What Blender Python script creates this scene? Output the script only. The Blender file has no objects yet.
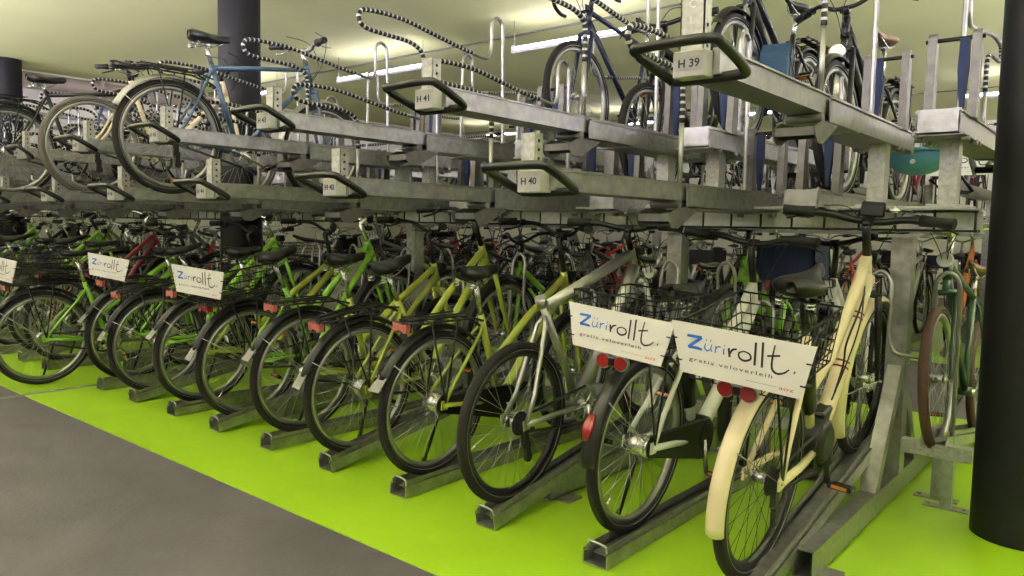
import bpy, math, random
from mathutils import Vector, Matrix, Quaternion
random.seed(7)
PI = math.pi
R = math.radians
col = bpy.context.scene.collection
sc = bpy.context.scene

# ------------------------------------------------------------------ materials
def newmat(name):
    m = bpy.data.materials.new(name); m.use_nodes = True
    nt = m.node_tree; b = nt.nodes['Principled BSDF']
    return m, nt, b
def mat(name, c, rough=.5, metal=0., var=0., scale=20., bump=0., coat=0., var_rough=0., spec=.5):
    m, nt, b = newmat(name)
    b.inputs['Base Color'].default_value = (*c, 1); b.inputs['Roughness'].default_value = rough
    b.inputs['Metallic'].default_value = metal; b.inputs['Coat Weight'].default_value = coat
    b.inputs['Specular IOR Level'].default_value = spec
    if var or bump or var_rough:
        tc = nt.nodes.new('ShaderNodeTexCoord'); n = nt.nodes.new('ShaderNodeTexNoise')
        n.inputs['Scale'].default_value = scale; n.inputs['Detail'].default_value = 4
        nt.links.new(tc.outputs['Object'], n.inputs['Vector'])
        if var:
            r = nt.nodes.new('ShaderNodeMapRange'); r.inputs[1].default_value = .3; r.inputs[2].default_value = .7
            r.inputs[3].default_value = 1 - var; r.inputs[4].default_value = 1 + var
            mx = nt.nodes.new('ShaderNodeVectorMath'); mx.operation = 'SCALE'; mx.inputs[0].default_value = c
            nt.links.new(n.outputs['Fac'], r.inputs[0]); nt.links.new(r.outputs[0], mx.inputs['Scale'])
            nt.links.new(mx.outputs[0], b.inputs['Base Color'])
        if var_rough:
            r2 = nt.nodes.new('ShaderNodeMapRange'); r2.inputs[3].default_value = rough - var_rough; r2.inputs[4].default_value = rough + var_rough
            nt.links.new(n.outputs['Fac'], r2.inputs[0]); nt.links.new(r2.outputs[0], b.inputs['Roughness'])
        if bump:
            bp = nt.nodes.new('ShaderNodeBump'); bp.inputs['Strength'].default_value = bump; bp.inputs['Distance'].default_value = .01
            nt.links.new(n.outputs['Fac'], bp.inputs['Height']); nt.links.new(bp.outputs[0], b.inputs['Normal'])
    return m
M = {}
M['galv'] = mat('galvanised_steel', (.32, .32, .305), .34, .8, .22, 28, .05, var_rough=.1)
M['galv_flat'] = mat('galvanised_plate', (.40, .40, .375), .50, .5, .22, 60, .04, var_rough=.1)
M['galv_dark'] = mat('weathered_steel', (.135, .13, .125), .46, .4, .22, 22, .05)
M['tube'] = mat('zinc_tube', (.32, .32, .31), .34, .85, .08, 30)
M['rubber'] = mat('black_rubber', (.009, .009, .009), .6, 0, .25, 40, .05, spec=.3)
M['tire'] = mat('tire_rubber', (.014, .013, .0125), .75, 0, .3, 90, .15, spec=.25)
M['tire_brown'] = mat('brown_tire_rubber', (.06, .028, .018), .75, 0, .2, 90, .12)
M['tire_grey'] = mat('dusty_tire_rubber', (.085, .075, .07), .8, 0, .25, 90, .12)
M['plastic'] = mat('black_plastic', (.007, .007, .0075), .34, 0, .15, 30, spec=.3)
M['gloss'] = mat('handle_black', (.004, .004, .004), .30, 0, .1, 30, spec=.35)
M['leather'] = mat('saddle_vinyl', (.009, .009, .009), .36, 0, .2, 45, .08, spec=.4)
M['leather_brown'] = mat('brown_leather', (.16, .09, .05), .5, 0, .2, 45, .05)
M['chrome'] = mat('polished_alloy', (.62, .62, .62), .25, .9, .08, 40)
M['spoke'] = mat('spoke_steel', (.55, .55, .55), .3, .9)
M['spoke_dark'] = mat('black_spoke', (.05, .05, .05), .35, .7)
M['rim_dark'] = mat('black_rim', (.03, .03, .03), .4, .5)
M['rim'] = mat('alloy_rim', (.36, .36, .36), .35, .85, .05, 30)
M['olive'] = mat('paint_yellow_green', (.30, .355, .035), .3, 0, .05, 12, coat=.4)
M['lime'] = mat('paint_lime', (.19, .44, .025), .3, 0, .05, 12, coat=.4)
M['yellow'] = mat('paint_yellow', (.62, .55, .05), .3, 0, .05, 12, coat=.4)
M['cream'] = mat('paint_cream', (.72, .61, .41), .32, 0, .06, 14, coat=.4)
M['silver'] = mat('brushed_alloy_frame', (.44, .44, .43), .28, .85, .1, 60)
M['white'] = mat('paint_white', (.70, .70, .67), .35, 0, .05, 20, coat=.3)
M['black'] = mat('paint_black', (.010, .010, .011), .28, 0, .1, 20, spec=.4)
M['grey'] = mat('paint_grey', (.12, .12, .12), .35, .3, .1, 20)
M['blue'] = mat('paint_steel_blue', (.06, .105, .18), .3, .3, .1, 20, coat=.3)
M['midnight'] = mat('paint_midnight', (.010, .014, .035), .3, 0, .1, 20)
M['navy'] = mat('navy_fabric', (.008, .018, .065), .8, 0, .2, 60, .1)
M['bagblue'] = mat('blue_fabric', (.02, .06, .12), .75, 0, .25, 40, .1)
M['maroon'] = mat('paint_maroon', (.22, .015, .04), .3, 0, .1, 20, coat=.3)
M['red'] = mat('paint_red', (.5, .03, .02), .3, 0, .1, 20, coat=.3)
M['bottle'] = mat('paint_bottle_green', (.03, .07, .04), .3, 0, .1, 20, coat=.3)
M['orange'] = mat('paint_orange', (.6, .18, .04), .35, 0, .1, 20)
M['redlens'] = mat('red_reflector', (.20, .008, .008), .18, 0, .2, 120, coat=.6)
M['pinklens'] = mat('faded_red_reflector', (.36, .10, .085), .25, 0, .2, 120, coat=.5)
M['amber'] = mat('amber_reflector', (.45, .14, .012), .2, 0, .15, 120, coat=.6)
M['lamp'] = mat('headlight_lens', (.75, .75, .72), .12, .3, 0, coat=.6)
M['board'] = mat('white_board', (.70, .68, .65), .45, 0, .04, 8)
M['panel'] = mat('grey_panel', (.30, .31, .27), .5, 0, .06, 10)
M['ink'] = mat('black_ink', (.01, .01, .012), .5)
M['inkblue'] = mat('blue_ink', (.01, .13, .55), .5)
M['inkred'] = mat('red_ink', (.6, .05, .05), .5)
M['inkwhite'] = mat('white_ink', (.8, .8, .78), .5)
M['labelgrey'] = mat('grey_label', (.38, .38, .37), .5)
M['box'] = mat('painted_number_box', (.46, .455, .44), .48, .1, .07, 30)
M['stripewhite'] = mat('white_sleeve', (.42, .42, .40), .5)
M['pillar'] = mat('pillar_paint', (.004, .0045, .005), .5, 0, .25, 6, .02, spec=.25)
M['beam_pale'] = mat('pale_galvanised_beam', (.56, .56, .52), .5, .2, .15, 40, .03)
M['wire'] = mat('dark_wire', (.03, .03, .028), .5, .3, .1, 40)
M['flapgrey'] = mat('flap_plastic', (.16, .155, .15), .45, 0, .15, 30)
M['teal'] = mat('teal_plastic', (.09, .25, .40), .5, 0, .1, 20)
M['lampbody'] = mat('lamp_housing', (.75, .75, .72), .4)
M['duct'] = mat('pink_grey_duct', (.36, .31, .25), .6, 0, .1, 6)

def floor_material():
    m, nt, b = newmat('lime_painted_floor')
    tc = nt.nodes.new('ShaderNodeTexCoord')
    n1 = nt.nodes.new('ShaderNodeTexNoise'); n1.inputs['Scale'].default_value = 1.3; n1.inputs['Detail'].default_value = 6
    n2 = nt.nodes.new('ShaderNodeTexNoise'); n2.inputs['Scale'].default_value = 22; n2.inputs['Detail'].default_value = 5
    for n in (n1, n2): nt.links.new(tc.outputs['Object'], n.inputs['Vector'])
    cr = nt.nodes.new('ShaderNodeValToRGB')
    cr.color_ramp.elements[0].position = .3; cr.color_ramp.elements[0].color = (.27, .47, .012, 1)
    cr.color_ramp.elements[1].position = .7; cr.color_ramp.elements[1].color = (.34, .57, .016, 1)
    nt.links.new(n1.outputs['Fac'], cr.inputs[0]); nt.links.new(cr.outputs[0], b.inputs['Base Color'])
    mr = nt.nodes.new('ShaderNodeMapRange'); mr.inputs[3].default_value = .30; mr.inputs[4].default_value = .50
    nt.links.new(n2.outputs['Fac'], mr.inputs[0]); nt.links.new(mr.outputs[0], b.inputs['Roughness'])
    bp = nt.nodes.new('ShaderNodeBump'); bp.inputs['Strength'].default_value = .06; bp.inputs['Distance'].default_value = .01
    nt.links.new(n2.outputs['Fac'], bp.inputs['Height']); nt.links.new(bp.outputs[0], b.inputs['Normal'])
    return m
def concrete_material():
    m, nt, b = newmat('grey_screed_floor')
    tc = nt.nodes.new('ShaderNodeTexCoord')
    n1 = nt.nodes.new('ShaderNodeTexNoise'); n1.inputs['Scale'].default_value = 1.6; n1.inputs['Detail'].default_value = 8; n1.inputs['Distortion'].default_value = 1.0
    n2 = nt.nodes.new('ShaderNodeTexNoise'); n2.inputs['Scale'].default_value = 60; n2.inputs['Detail'].default_value = 6
    n3 = nt.nodes.new('ShaderNodeTexNoise'); n3.inputs['Scale'].default_value = 1.1; n3.inputs['Detail'].default_value = 9; n3.inputs['Distortion'].default_value = 2.2
    for n in (n1, n2, n3): nt.links.new(tc.outputs['Object'], n.inputs['Vector'])
    cr = nt.nodes.new('ShaderNodeValToRGB')
    cr.color_ramp.elements[0].position = .3; cr.color_ramp.elements[0].color = (.050, .046, .056, 1)
    cr.color_ramp.elements[1].position = .72; cr.color_ramp.elements[1].color = (.096, .086, .104, 1)
    nt.links.new(n1.outputs['Fac'], cr.inputs[0])
    # thin wandering hairline marks
    sub = nt.nodes.new('ShaderNodeMath'); sub.operation = 'SUBTRACT'; sub.inputs[1].default_value = .5
    ab = nt.nodes.new('ShaderNodeMath'); ab.operation = 'ABSOLUTE'
    lt = nt.nodes.new('ShaderNodeMapRange'); lt.inputs[1].default_value = 0; lt.inputs[2].default_value = .006; lt.inputs[3].default_value = .80; lt.inputs[4].default_value = 1
    nt.links.new(n3.outputs['Fac'], sub.inputs[0]); nt.links.new(sub.outputs[0], ab.inputs[0]); nt.links.new(ab.outputs[0], lt.inputs[0])
    mr = nt.nodes.new('ShaderNodeMapRange'); mr.inputs[3].default_value = .88; mr.inputs[4].default_value = 1.12
    nt.links.new(n2.outputs['Fac'], mr.inputs[0])
    mu = nt.nodes.new('ShaderNodeMath'); mu.operation = 'MULTIPLY'
    nt.links.new(lt.outputs[0], mu.inputs[0]); nt.links.new(mr.outputs[0], mu.inputs[1])
    vm = nt.nodes.new('ShaderNodeVectorMath'); vm.operation = 'SCALE'
    nt.links.new(cr.outputs[0], vm.inputs[0]); nt.links.new(mu.outputs[0], vm.inputs['Scale'])
    nt.links.new(vm.outputs[0], b.inputs['Base Color']); b.inputs['Roughness'].default_value = .62
    bp = nt.nodes.new('ShaderNodeBump'); bp.inputs['Strength'].default_value = .15; bp.inputs['Distance'].default_value = .01
    nt.links.new(n2.outputs['Fac'], bp.inputs['Height']); nt.links.new(bp.outputs[0], b.inputs['Normal'])
    return m
M['floor_green'] = floor_material(); M['floor_grey'] = concrete_material()
M['ceiling'] = mat('pale_ceiling', (.88, .92, .44), .85, 0, .03, 1.2)
M['wall'] = mat('pale_wall', (.80, .79, .66), .85, 0, .03, 1.5)
M['joint'] = mat('dark_joint', (.16, .16, .13), .8)

# ------------------------------------------------------------------ mesh builder
class MB:
    def __init__(s): s.v = []; s.f = []; s.m = []; s.sm = []
    def add(s, vs, fs, mi=0, smooth=False):
        o = len(s.v); s.v += [tuple(v) for v in vs]
        for f in fs: s.f.append(tuple(i + o for i in f)); s.m.append(mi if not callable(mi) else mi(f)); s.sm.append(smooth)
        return s
    def box(s, x0, x1, y0, y1, z0, z1, mi=0, bev=0.):
        if bev <= 0:
            vs = [(x, y, z) for x in (x0, x1) for y in (y0, y1) for z in (z0, z1)]
            s.add(vs, [(0, 1, 3, 2), (4, 6, 7, 5), (0, 4, 5, 1), (2, 3, 7, 6), (0, 2, 6, 4), (1, 5, 7, 3)], mi)
        else:   # bevelled box: chamfered edges
            b = bev; vs = []; X = (x0, x1); Y = (y0, y1); Z = (z0, z1)
            idx = {}
            for i in (0, 1):
                for j in (0, 1):
                    for k in (0, 1):
                        sx, sy, sz = (1, -1)[i], (1, -1)[j], (1, -1)[k]
                        for ax in range(3):
                            p = [X[i] + sx * b, Y[j] + sy * b, Z[k] + sz * b]; p[ax] = (X[i], Y[j], Z[k])[ax]
                            idx[(i, j, k, ax)] = len(vs); vs.append(tuple(p))
            F = []
            for ax in range(3):
                for e in (0, 1):
                    q = []
                    for (a, c) in ((0, 0), (1, 0), (1, 1), (0, 1)):
                        t = [a, c]; t.insert(ax, e); q.append(idx[(*t, ax)])
                    F.append(q)
            for ax in range(3):
                o1, o2 = [a for a in range(3) if a != ax]
                for a in (0, 1):
                    for c in (0, 1):
                        t0 = [0, 0, 0]; t0[o1] = a; t0[o2] = c; t1 = list(t0); t1[ax] = 1
                        F.append([idx[(*t0, o1)], idx[(*t1, o1)], idx[(*t1, o2)], idx[(*t0, o2)]])
            for i in (0, 1):
                for j in (0, 1):
                    for k in (0, 1): F.append([idx[(i, j, k, 0)], idx[(i, j, k, 1)], idx[(i, j, k, 2)]])
            s.add(vs, F, mi)
        return s
    def tube(s, pts, r, seg=8, closed=False, mi=0, cap=True, flat=1.):
        P = [Vector(p) for p in pts]; n = len(P)
        if n < 2: return s
        rr = r if isinstance(r, (list, tuple)) else [r] * n
        T = []
        for i in range(n):
            a = P[(i - 1) % n] if (closed or i > 0) else P[i]; b = P[(i + 1) % n] if (closed or i < n - 1) else P[i]
            t = (b - a); T.append(t.normalized() if t.length > 1e-9 else Vector((0, 0, 1)))
        up = Vector((1, 0, 0)) if abs(T[0].x) < .8 else Vector((0, 0, 1))
        N = (up - T[0] * up.dot(T[0])).normalized(); vs = []
        for i in range(n):
            if i: N = (N - T[i] * N.dot(T[i])); N = N.normalized() if N.length > 1e-6 else Vector((0, 1, 0))
            B = T[i].cross(N)
            for k in range(seg):
                a = 2 * PI * k / seg; vs.append(P[i] + (N * math.cos(a) + B * math.sin(a) * flat) * rr[i])
        fs = []; mm = []
        for i in range(n if closed else n - 1):
            j = (i + 1) % n
            for k in range(seg):
                k2 = (k + 1) % seg; fs.append((i * seg + k, i * seg + k2, j * seg + k2, j * seg + k)); mm.append(mi(i) if callable(mi) else mi)
        o = len(s.v); s.v += [tuple(v) for v in vs]
        for f, q in zip(fs, mm): s.f.append(tuple(a + o for a in f)); s.m.append(q); s.sm.append(True)
        if cap and not closed:
            e0 = mi(0) if callable(mi) else mi; e1 = mi(n - 2) if callable(mi) else mi
            s.f.append(tuple(o + k for k in reversed(range(seg)))); s.m.append(e0); s.sm.append(False)
            s.f.append(tuple(o + (n - 1) * seg + k for k in range(seg))); s.m.append(e1); s.sm.append(False)
        return s
    def ring(s, c, rad, r, seg=48, ts=8, axis='x', a0=0, a1=2 * PI, mi=0, flat=1.):
        full = abs(a1 - a0 - 2 * PI) < 1e-6; n = seg if full else seg + 1; pts = []
        for i in range(n):
            a = a0 + (a1 - a0) * i / seg; q = (math.cos(a) * rad, math.sin(a) * rad)
            pts.append((c[0], c[1] + q[0], c[2] + q[1]) if axis == 'x' else (c[0] + q[0], c[1] + q[1], c[2]))
        return s.tube(pts, r, ts, full, mi, True, flat)
    def cyl(s, p0, p1, r, seg=12, mi=0, r1=None): return s.tube([p0, p1], [r, r if r1 is None else r1], seg, False, mi)
    def prism(s, poly, x0, x1, mi=0, plane='yz'):   # polygon in yz extruded along x (or xz along y, or xy along z)
        n = len(poly)
        def P(a, b, w): return (w, a, b) if plane == 'yz' else ((a, w, b) if plane == 'xz' else (a, b, w))
        vs = [P(a, b, x0) for a, b in poly] + [P(a, b, x1) for a, b in poly]
        s.add(vs, [tuple(range(n)), tuple(range(2 * n - 1, n - 1, -1))] + [(i, (i + 1) % n, n + (i + 1) % n, n + i) for i in range(n)], mi)
        return s
    def merge(s, o, mtx=None, mo=0):
        k = len(s.v); s.v += [tuple(mtx @ Vector(v)) if mtx else v for v in o.v]
        s.f += [tuple(i + k for i in f) for f in o.f]; s.m += [a + mo for a in o.m]; s.sm += o.sm
        return s
    def mesh(s, name, mats):
        me = bpy.data.meshes.new(name); me.from_pydata(s.v, [], s.f)
        for m in (mats if isinstance(mats, (list, tuple)) else [mats]): me.materials.append(M[m] if isinstance(m, str) else m)
        me.polygons.foreach_set('material_index', s.m); me.polygons.foreach_set('use_smooth', s.sm)
        me.validate(); me.update(); return me
def smooth(pts, n=6, closed=False):
    P = [Vector(p) for p in pts]; out = []; m = len(P)
    for i in range(m if closed else m - 1):
        p0 = P[(i - 1) % m] if (closed or i) else P[0]; p1 = P[i]; p2 = P[(i + 1) % m]; p3 = P[(i + 2) % m] if (closed or i < m - 2) else P[-1]
        for k in range(n):
            t = k / n; out.append(.5 * ((2 * p1) + (-p0 + p2) * t + (2 * p0 - 5 * p1 + 4 * p2 - p3) * t * t + (-p0 + 3 * p1 - 3 * p2 + p3) * t ** 3))
    if not closed: out.append(P[-1])
    return out
def obj(name, me, parent=None, loc=(0, 0, 0), rot=(0, 0, 0), label=None):
    o = bpy.data.objects.new(name, me); col.objects.link(o); o.parent = parent; o.location = loc; o.rotation_euler = rot
    if label: o['label'] = label
    return o
def tag(o, label, cat, group=None):
    o['label'] = label; o['category'] = cat
    if group: o['group'] = group
    return o
def thing(name, label, cat, loc=(0, 0, 0), rot=(0, 0, 0), group=None):
    o = bpy.data.objects.new(name, None); col.objects.link(o); o.location = loc; o.rotation_euler = rot; o.empty_display_size = .1
    return tag(o, label, cat, group)
def struct(name, mb, mats):
    o = obj(name, mb.mesh(name, mats)); o['kind'] = 'structure'; return o
def text_mb(s, size, depth=.0008, width=None, spacing=1., bold=0.):
    cu = bpy.data.curves.new('lettering', 'FONT'); cu.body = s; cu.size = size; cu.extrude = depth; cu.align_x = 'CENTER'; cu.align_y = 'CENTER'; cu.space_character = spacing; cu.resolution_u = 3; cu.offset = size * bold
    to = bpy.data.objects.new('lettering', cu); col.objects.link(to); bpy.context.view_layer.update()
    me = to.to_mesh(); mb = MB(); xs = [v.co.x for v in me.vertices]; w = max(xs) - min(xs); k = (width / w) if width else 1.
    mb.add([(v.co.x * k, v.co.y, v.co.z) for v in me.vertices], [tuple(p.vertices) for p in me.polygons])
    to.to_mesh_clear(); bpy.data.objects.remove(to); bpy.data.curves.remove(cu); return mb
FACE_Y = Matrix(((1, 0, 0, 0), (0, 0, -1, 0), (0, 1, 0, 0), (0, 0, 0, 1)))      # text in xy -> facing -Y
CACHE = {}
def cached(key, fn):
    if key not in CACHE: CACHE[key] = fn()
    return CACHE[key]

# ------------------------------------------------------------------ room
LAMP_Y = [.7, 6.98, 13.2]
W0, W1, Y0, Y1, H = -12.6, 3.2, -3.6, 16.6, 3.34
f = MB().box(W0, W1, Y0, Y1, -.12, -.004); struct('floor', f, 'floor_grey')
for k, (a, b) in enumerate(((1.82, 5.74), (8.1, 12.02))):
    g = MB().box(W0, -5.915, a, b, -.05, 0).box(-5.845, W1, a, b, -.05, 0); o = struct('floor_coating', g, 'floor_green')
j = MB().box(-5.915, -5.845, .2, 5.74, -.05, -.001); struct('trim_1', j, 'joint')
c = MB().box(W0, W1, Y0, Y1, H, H + .15); struct('ceiling', c, 'ceiling')
struct('wall_left', MB().box(W0 - .15, W0, Y0, Y1, -.12, H), 'wall')
struct('wall_right', MB().box(W1, W1 + .15, Y0, Y1, -.12, H), 'wall')
struct('wall_back', MB().box(W0, W1, Y1, Y1 + .15, -.12, H), 'wall')
struct('wall_front', MB().box(W0, W1, Y0 - .15, Y0, -.12, H), 'wall')
for i, y in enumerate((6.62, 12.9)):
    struct('trim_%d' % (i + 2), MB().box(W0, W1, y, y + .025, H - .014, H), 'joint')
d = MB().cyl((W0 + .16, Y0, H - .16), (W0 + .16, Y1, H - .16), .11, 16)
for k in range(7): d.box(W0 + .05, W0 + .27, .6 + k * 2.2, .64 + k * 2.2, H - .29, H)
o = obj('ventilation_duct', d.mesh('ventilation_duct', 'duct')); tag(o, 'pinkish grey round duct running under the ceiling along the far left wall', 'duct')
pp = MB()
for q, zz in enumerate((2.72, 2.55)):
    pp.cyl((W0 + .07, Y0, zz), (W0 + .07, Y1, zz), .03, 10)
for k in range(9): pp.box(W0 + .004, W0 + .10, .4 + k * 1.7, .43 + k * 1.7, 2.50, 2.78)
o = obj('pipe_run', pp.mesh('pipe_run', 'galv_flat')); tag(o, 'pair of thin pale pipes clipped along the far left wall below the duct', 'pipe')

def pillar(x, y, label, g=None):
    n = 48; mb = MB(); ps = [(.175 * math.cos(2 * PI * k / n), .175 * math.sin(2 * PI * k / n)) for k in range(n)]
    mb.add([(a, b, 0) for a, b in ps] + [(a, b, H) for a, b in ps], [(k, (k + 1) % n, n + (k + 1) % n, n + k) for k in range(n)], 0, True)
    mb.add([(a, b, 0) for a, b in ps], [tuple(range(n))]).add([(a, b, H) for a, b in ps], [tuple(range(n))])
    o = obj('pillar', mb.mesh('pillar', 'pillar'), loc=(x, y, 0)); tag(o, label, 'pillar', g); return o
pillar(-.33, 3.65, 'thick black round pillar cutting off the right edge of the view')
pillar(-6.17, 3.65, 'black round pillar rising behind the blue bicycle on the upper deck')
pillar(-12.0, 3.65, 'black round pillar at the far left edge, its top meeting the ceiling')

LAMPC = (1, .895, 1.20)
def glow(name, st):
    m, nt, b = newmat(name); b.inputs['Base Color'].default_value = (1, 1, 1, 1); b.inputs['Emission Color'].default_value = (*LAMPC, 1); b.inputs['Emission Strength'].default_value = st; M[name] = m
glow('fill_tube_a', 470); glow('glowing_tube_b', 22); glow('fill_tube_c', 120)
ROWS = [(.4, 2.50, 'fill_tube_a', (-11.4, -9.2, -7.0, -4.8, -2.6, -.4, 1.8), 'unseen ceiling-brightening lamps over the foreground aisle', .07),  # unseen aisle lamps, hung low and boosted to brighten the ceiling
        (6.20, 3.06, 'glowing_tube_b', (-10.3, -7.35, -4.42, -1.2, 1.9), 'lamps behind the rack', .026),
        (11.75, 3.06, 'glowing_tube_b', (-10.4, -7.2, -4.2, -1.25, 1.8), 'lamps over the far aisle', .026),
        (-2.4, 2.75, 'fill_tube_c', (-9.2, -4.8, -.4), 'added fill lamps behind the viewpoint', .05),  # row added out of view to light the ceiling and board fronts
        (0, 2.50, 'fill_tube_a', (4.4, 7.2, 9.9, 13.4), 'added fill lamps along the right wall', .07)]  # row added beyond the frame edge to brighten the right-hand ceiling
LD = {1: ['far left strip lamp behind the rack, near the left wall', 'lit strip lamp seen left of the H 41 handle', 'lit strip lamp seen above the H 41 tray, behind the upper road bicycle', 'strip lamp behind the rack right of the H 39 handle', 'strip lamp behind the rack past the right pillar']}
for ri, (y, z, gm, xs, nm, hw) in enumerate(ROWS):
    for i, x in enumerate(xs):
        if ri == 4: x, y = 1.7, x
        if ri == 1: t = thing('ceiling_lamp', LD[1][i], 'lamp', (x, y, z))
        elif ri == 2 and i == 3: t = thing('ceiling_lamp', 'distant strip lamp seen just left of the big right pillar', 'lamp', (x, y, z))
        else: t = thing('ceiling_lamp', ('unseen strip lamp over the foreground aisle, hung low to brighten the ceiling', '', 'distant strip lamp over the far aisle', 'added unseen fill lamp behind the viewpoint', 'added unseen fill lamp along the right wall')[ri], 'lamp', (x, y, z), group=nm)
        if ri == 4: t.rotation_euler = (0, 0, PI / 2)
        obj('lamp_housing', cached(('lh', hw), lambda: MB().prism([(-hw, (-.008 if hw == .07 else -.028)), (-hw * .55, -.03), (hw * .55, -.03), (hw, (-.008 if hw == .07 else -.028)), (hw * .6, -.05), (-hw * .6, -.05)], -.80, .80).box(-.80, -.775, -.02, .02, -.03, .025).box(.775, .80, -.02, .02, -.03, .025).mesh('lamp_housing', 'lampbody')), t)  # trough shaped to hold back downward light and favour the ceiling
        obj('lamp_tube', cached(('lt', gm), lambda: MB().tube([(-.775, 0, 0), (0, 0, 0), (.775, 0, 0)], .016, 10).mesh('lamp_tube', gm)), t, label='lit white tube')
        dr = H - z; obj('suspension', cached(('susp', dr), lambda: MB().cyl((-.78, 0, .02), (-.78, 0, dr), .003, 6).cyl((.78, 0, .02), (.78, 0, dr), .003, 6).mesh('suspension', 'tube')), t)

# ------------------------------------------------------------------ lettering of the advert boards
def ribbon(mb, pts, w, y=0, mi=0, n=6):
    P = smooth([(a, 0, b) for a, b in pts], n) if len(pts) > 2 else [Vector((a, 0, b)) for a, b in pts]
    k = len(P); L = []; Rr = []
    for i in range(k):
        t = P[min(i + 1, k - 1)] - P[max(i - 1, 0)]; t = t.normalized() if t.length > 0 else Vector((1, 0, 0)); nn = Vector((-t.z, 0, t.x))
        ww = w * (.55 + .45 * math.sin(PI * (i + .6) / (k + .2)))
        L.append(P[i] + nn * ww / 2); Rr.append(P[i] - nn * ww / 2)
    vs = [(p.x, y, p.z) for p in L] + [(p.x, y, p.z) for p in Rr]
    mb.add(vs, [(i, k + i, k + i + 1, i + 1) for i in range(k - 1)], mi)
def logo_mb():      # x -.22..+.22, z 0..-.165 (top edge at 0)
    b = MB(); W, Hh = .43, .152
    def S(pts, w, mi): ribbon(b, [(u * W - W / 2, -v * Hh) for u, v in pts], w, 0, mi)
    # blue Z
    S([(.125, .24), (.235, .23)], .009, 0); S([(.235, .23), (.14, .47)], .010, 0); S([(.14, .47), (.20, .455), (.245, .47)], .009, 0)
    # u umlaut, r, i
    S([(.268, .33), (.262, .42), (.285, .47), (.308, .42)], .004, 0); S([(.312, .33), (.308, .42), (.318, .47)], .004, 0)
    S([(.268, .265), (.274, .27)], .007, 0); S([(.300, .255), (.306, .26)], .007, 0)
    S([(.342, .34), (.342, .475)], .004, 0); S([(.342, .40), (.36, .345), (.38, .35)], .004, 0)
    S([(.402, .36), (.402, .475)], .004, 0); S([(.402, .30), (.407, .305)], .006, 0)
    # black r o l l t .
    S([(.435, .33), (.447, .50)], .0075, 1); S([(.447, .44), (.462, .35), (.492, .32)], .0065, 1)
    S([(.545, .33), (.510, .38), (.515, .47), (.55, .51), (.59, .46), (.585, .37), (.545, .33)], .0065, 1)
    S([(.618, .12), (.622, .56)], .0075, 1); S([(.665, .09), (.672, .57)], .0075, 1)
    S([(.745, .10), (.735, .35), (.74, .55), (.775, .62), (.82, .58), (.85, .50)], .0065, 1); S([(.700, .33), (.785, .28)], .006, 1)
    S([(.882, .53), (.890, .54)], .009, 1)
    t = text_mb('gratis veloverleih', .0165, .0001, .255, 1.25)
    b.merge(t, Matrix.Translation((-.02, -.0003, -.106)) @ Matrix.Rotation(R(90), 4, 'X'), 1)
    t = text_mb('aoz', .015, .0001, .042); b.merge(t, Matrix.Translation((.148, -.0003, -.133)) @ Matrix.Rotation(R(90), 4, 'X'), 2)
    b.box(.030, .122, -.0004, 0, -.1325, -.1318, 1)
    return b
def panel_logo_mb():    # 'rollt' only
    b = MB()
    def S(pts, w): ribbon(b, pts, w, 0, 0)
    S([(-.10, .02), (-.09, -.05)], .012); S([(-.09, -.02), (-.07, .02), (-.05, .025)], .010)
    S([(-.01, .02), (-.035, -.01), (-.01, -.045), (.02, -.015), (-.01, .02)], .010)
    S([(.045, .09), (.05, -.05)], .012); S([(.075, .10), (.082, -.05)], .012)
    S([(.12, .09), (.115, -.02), (.13, -.05), (.16, -.03)], .010); S([(.10, .03), (.15, .04)], .009)
    return b

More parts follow.
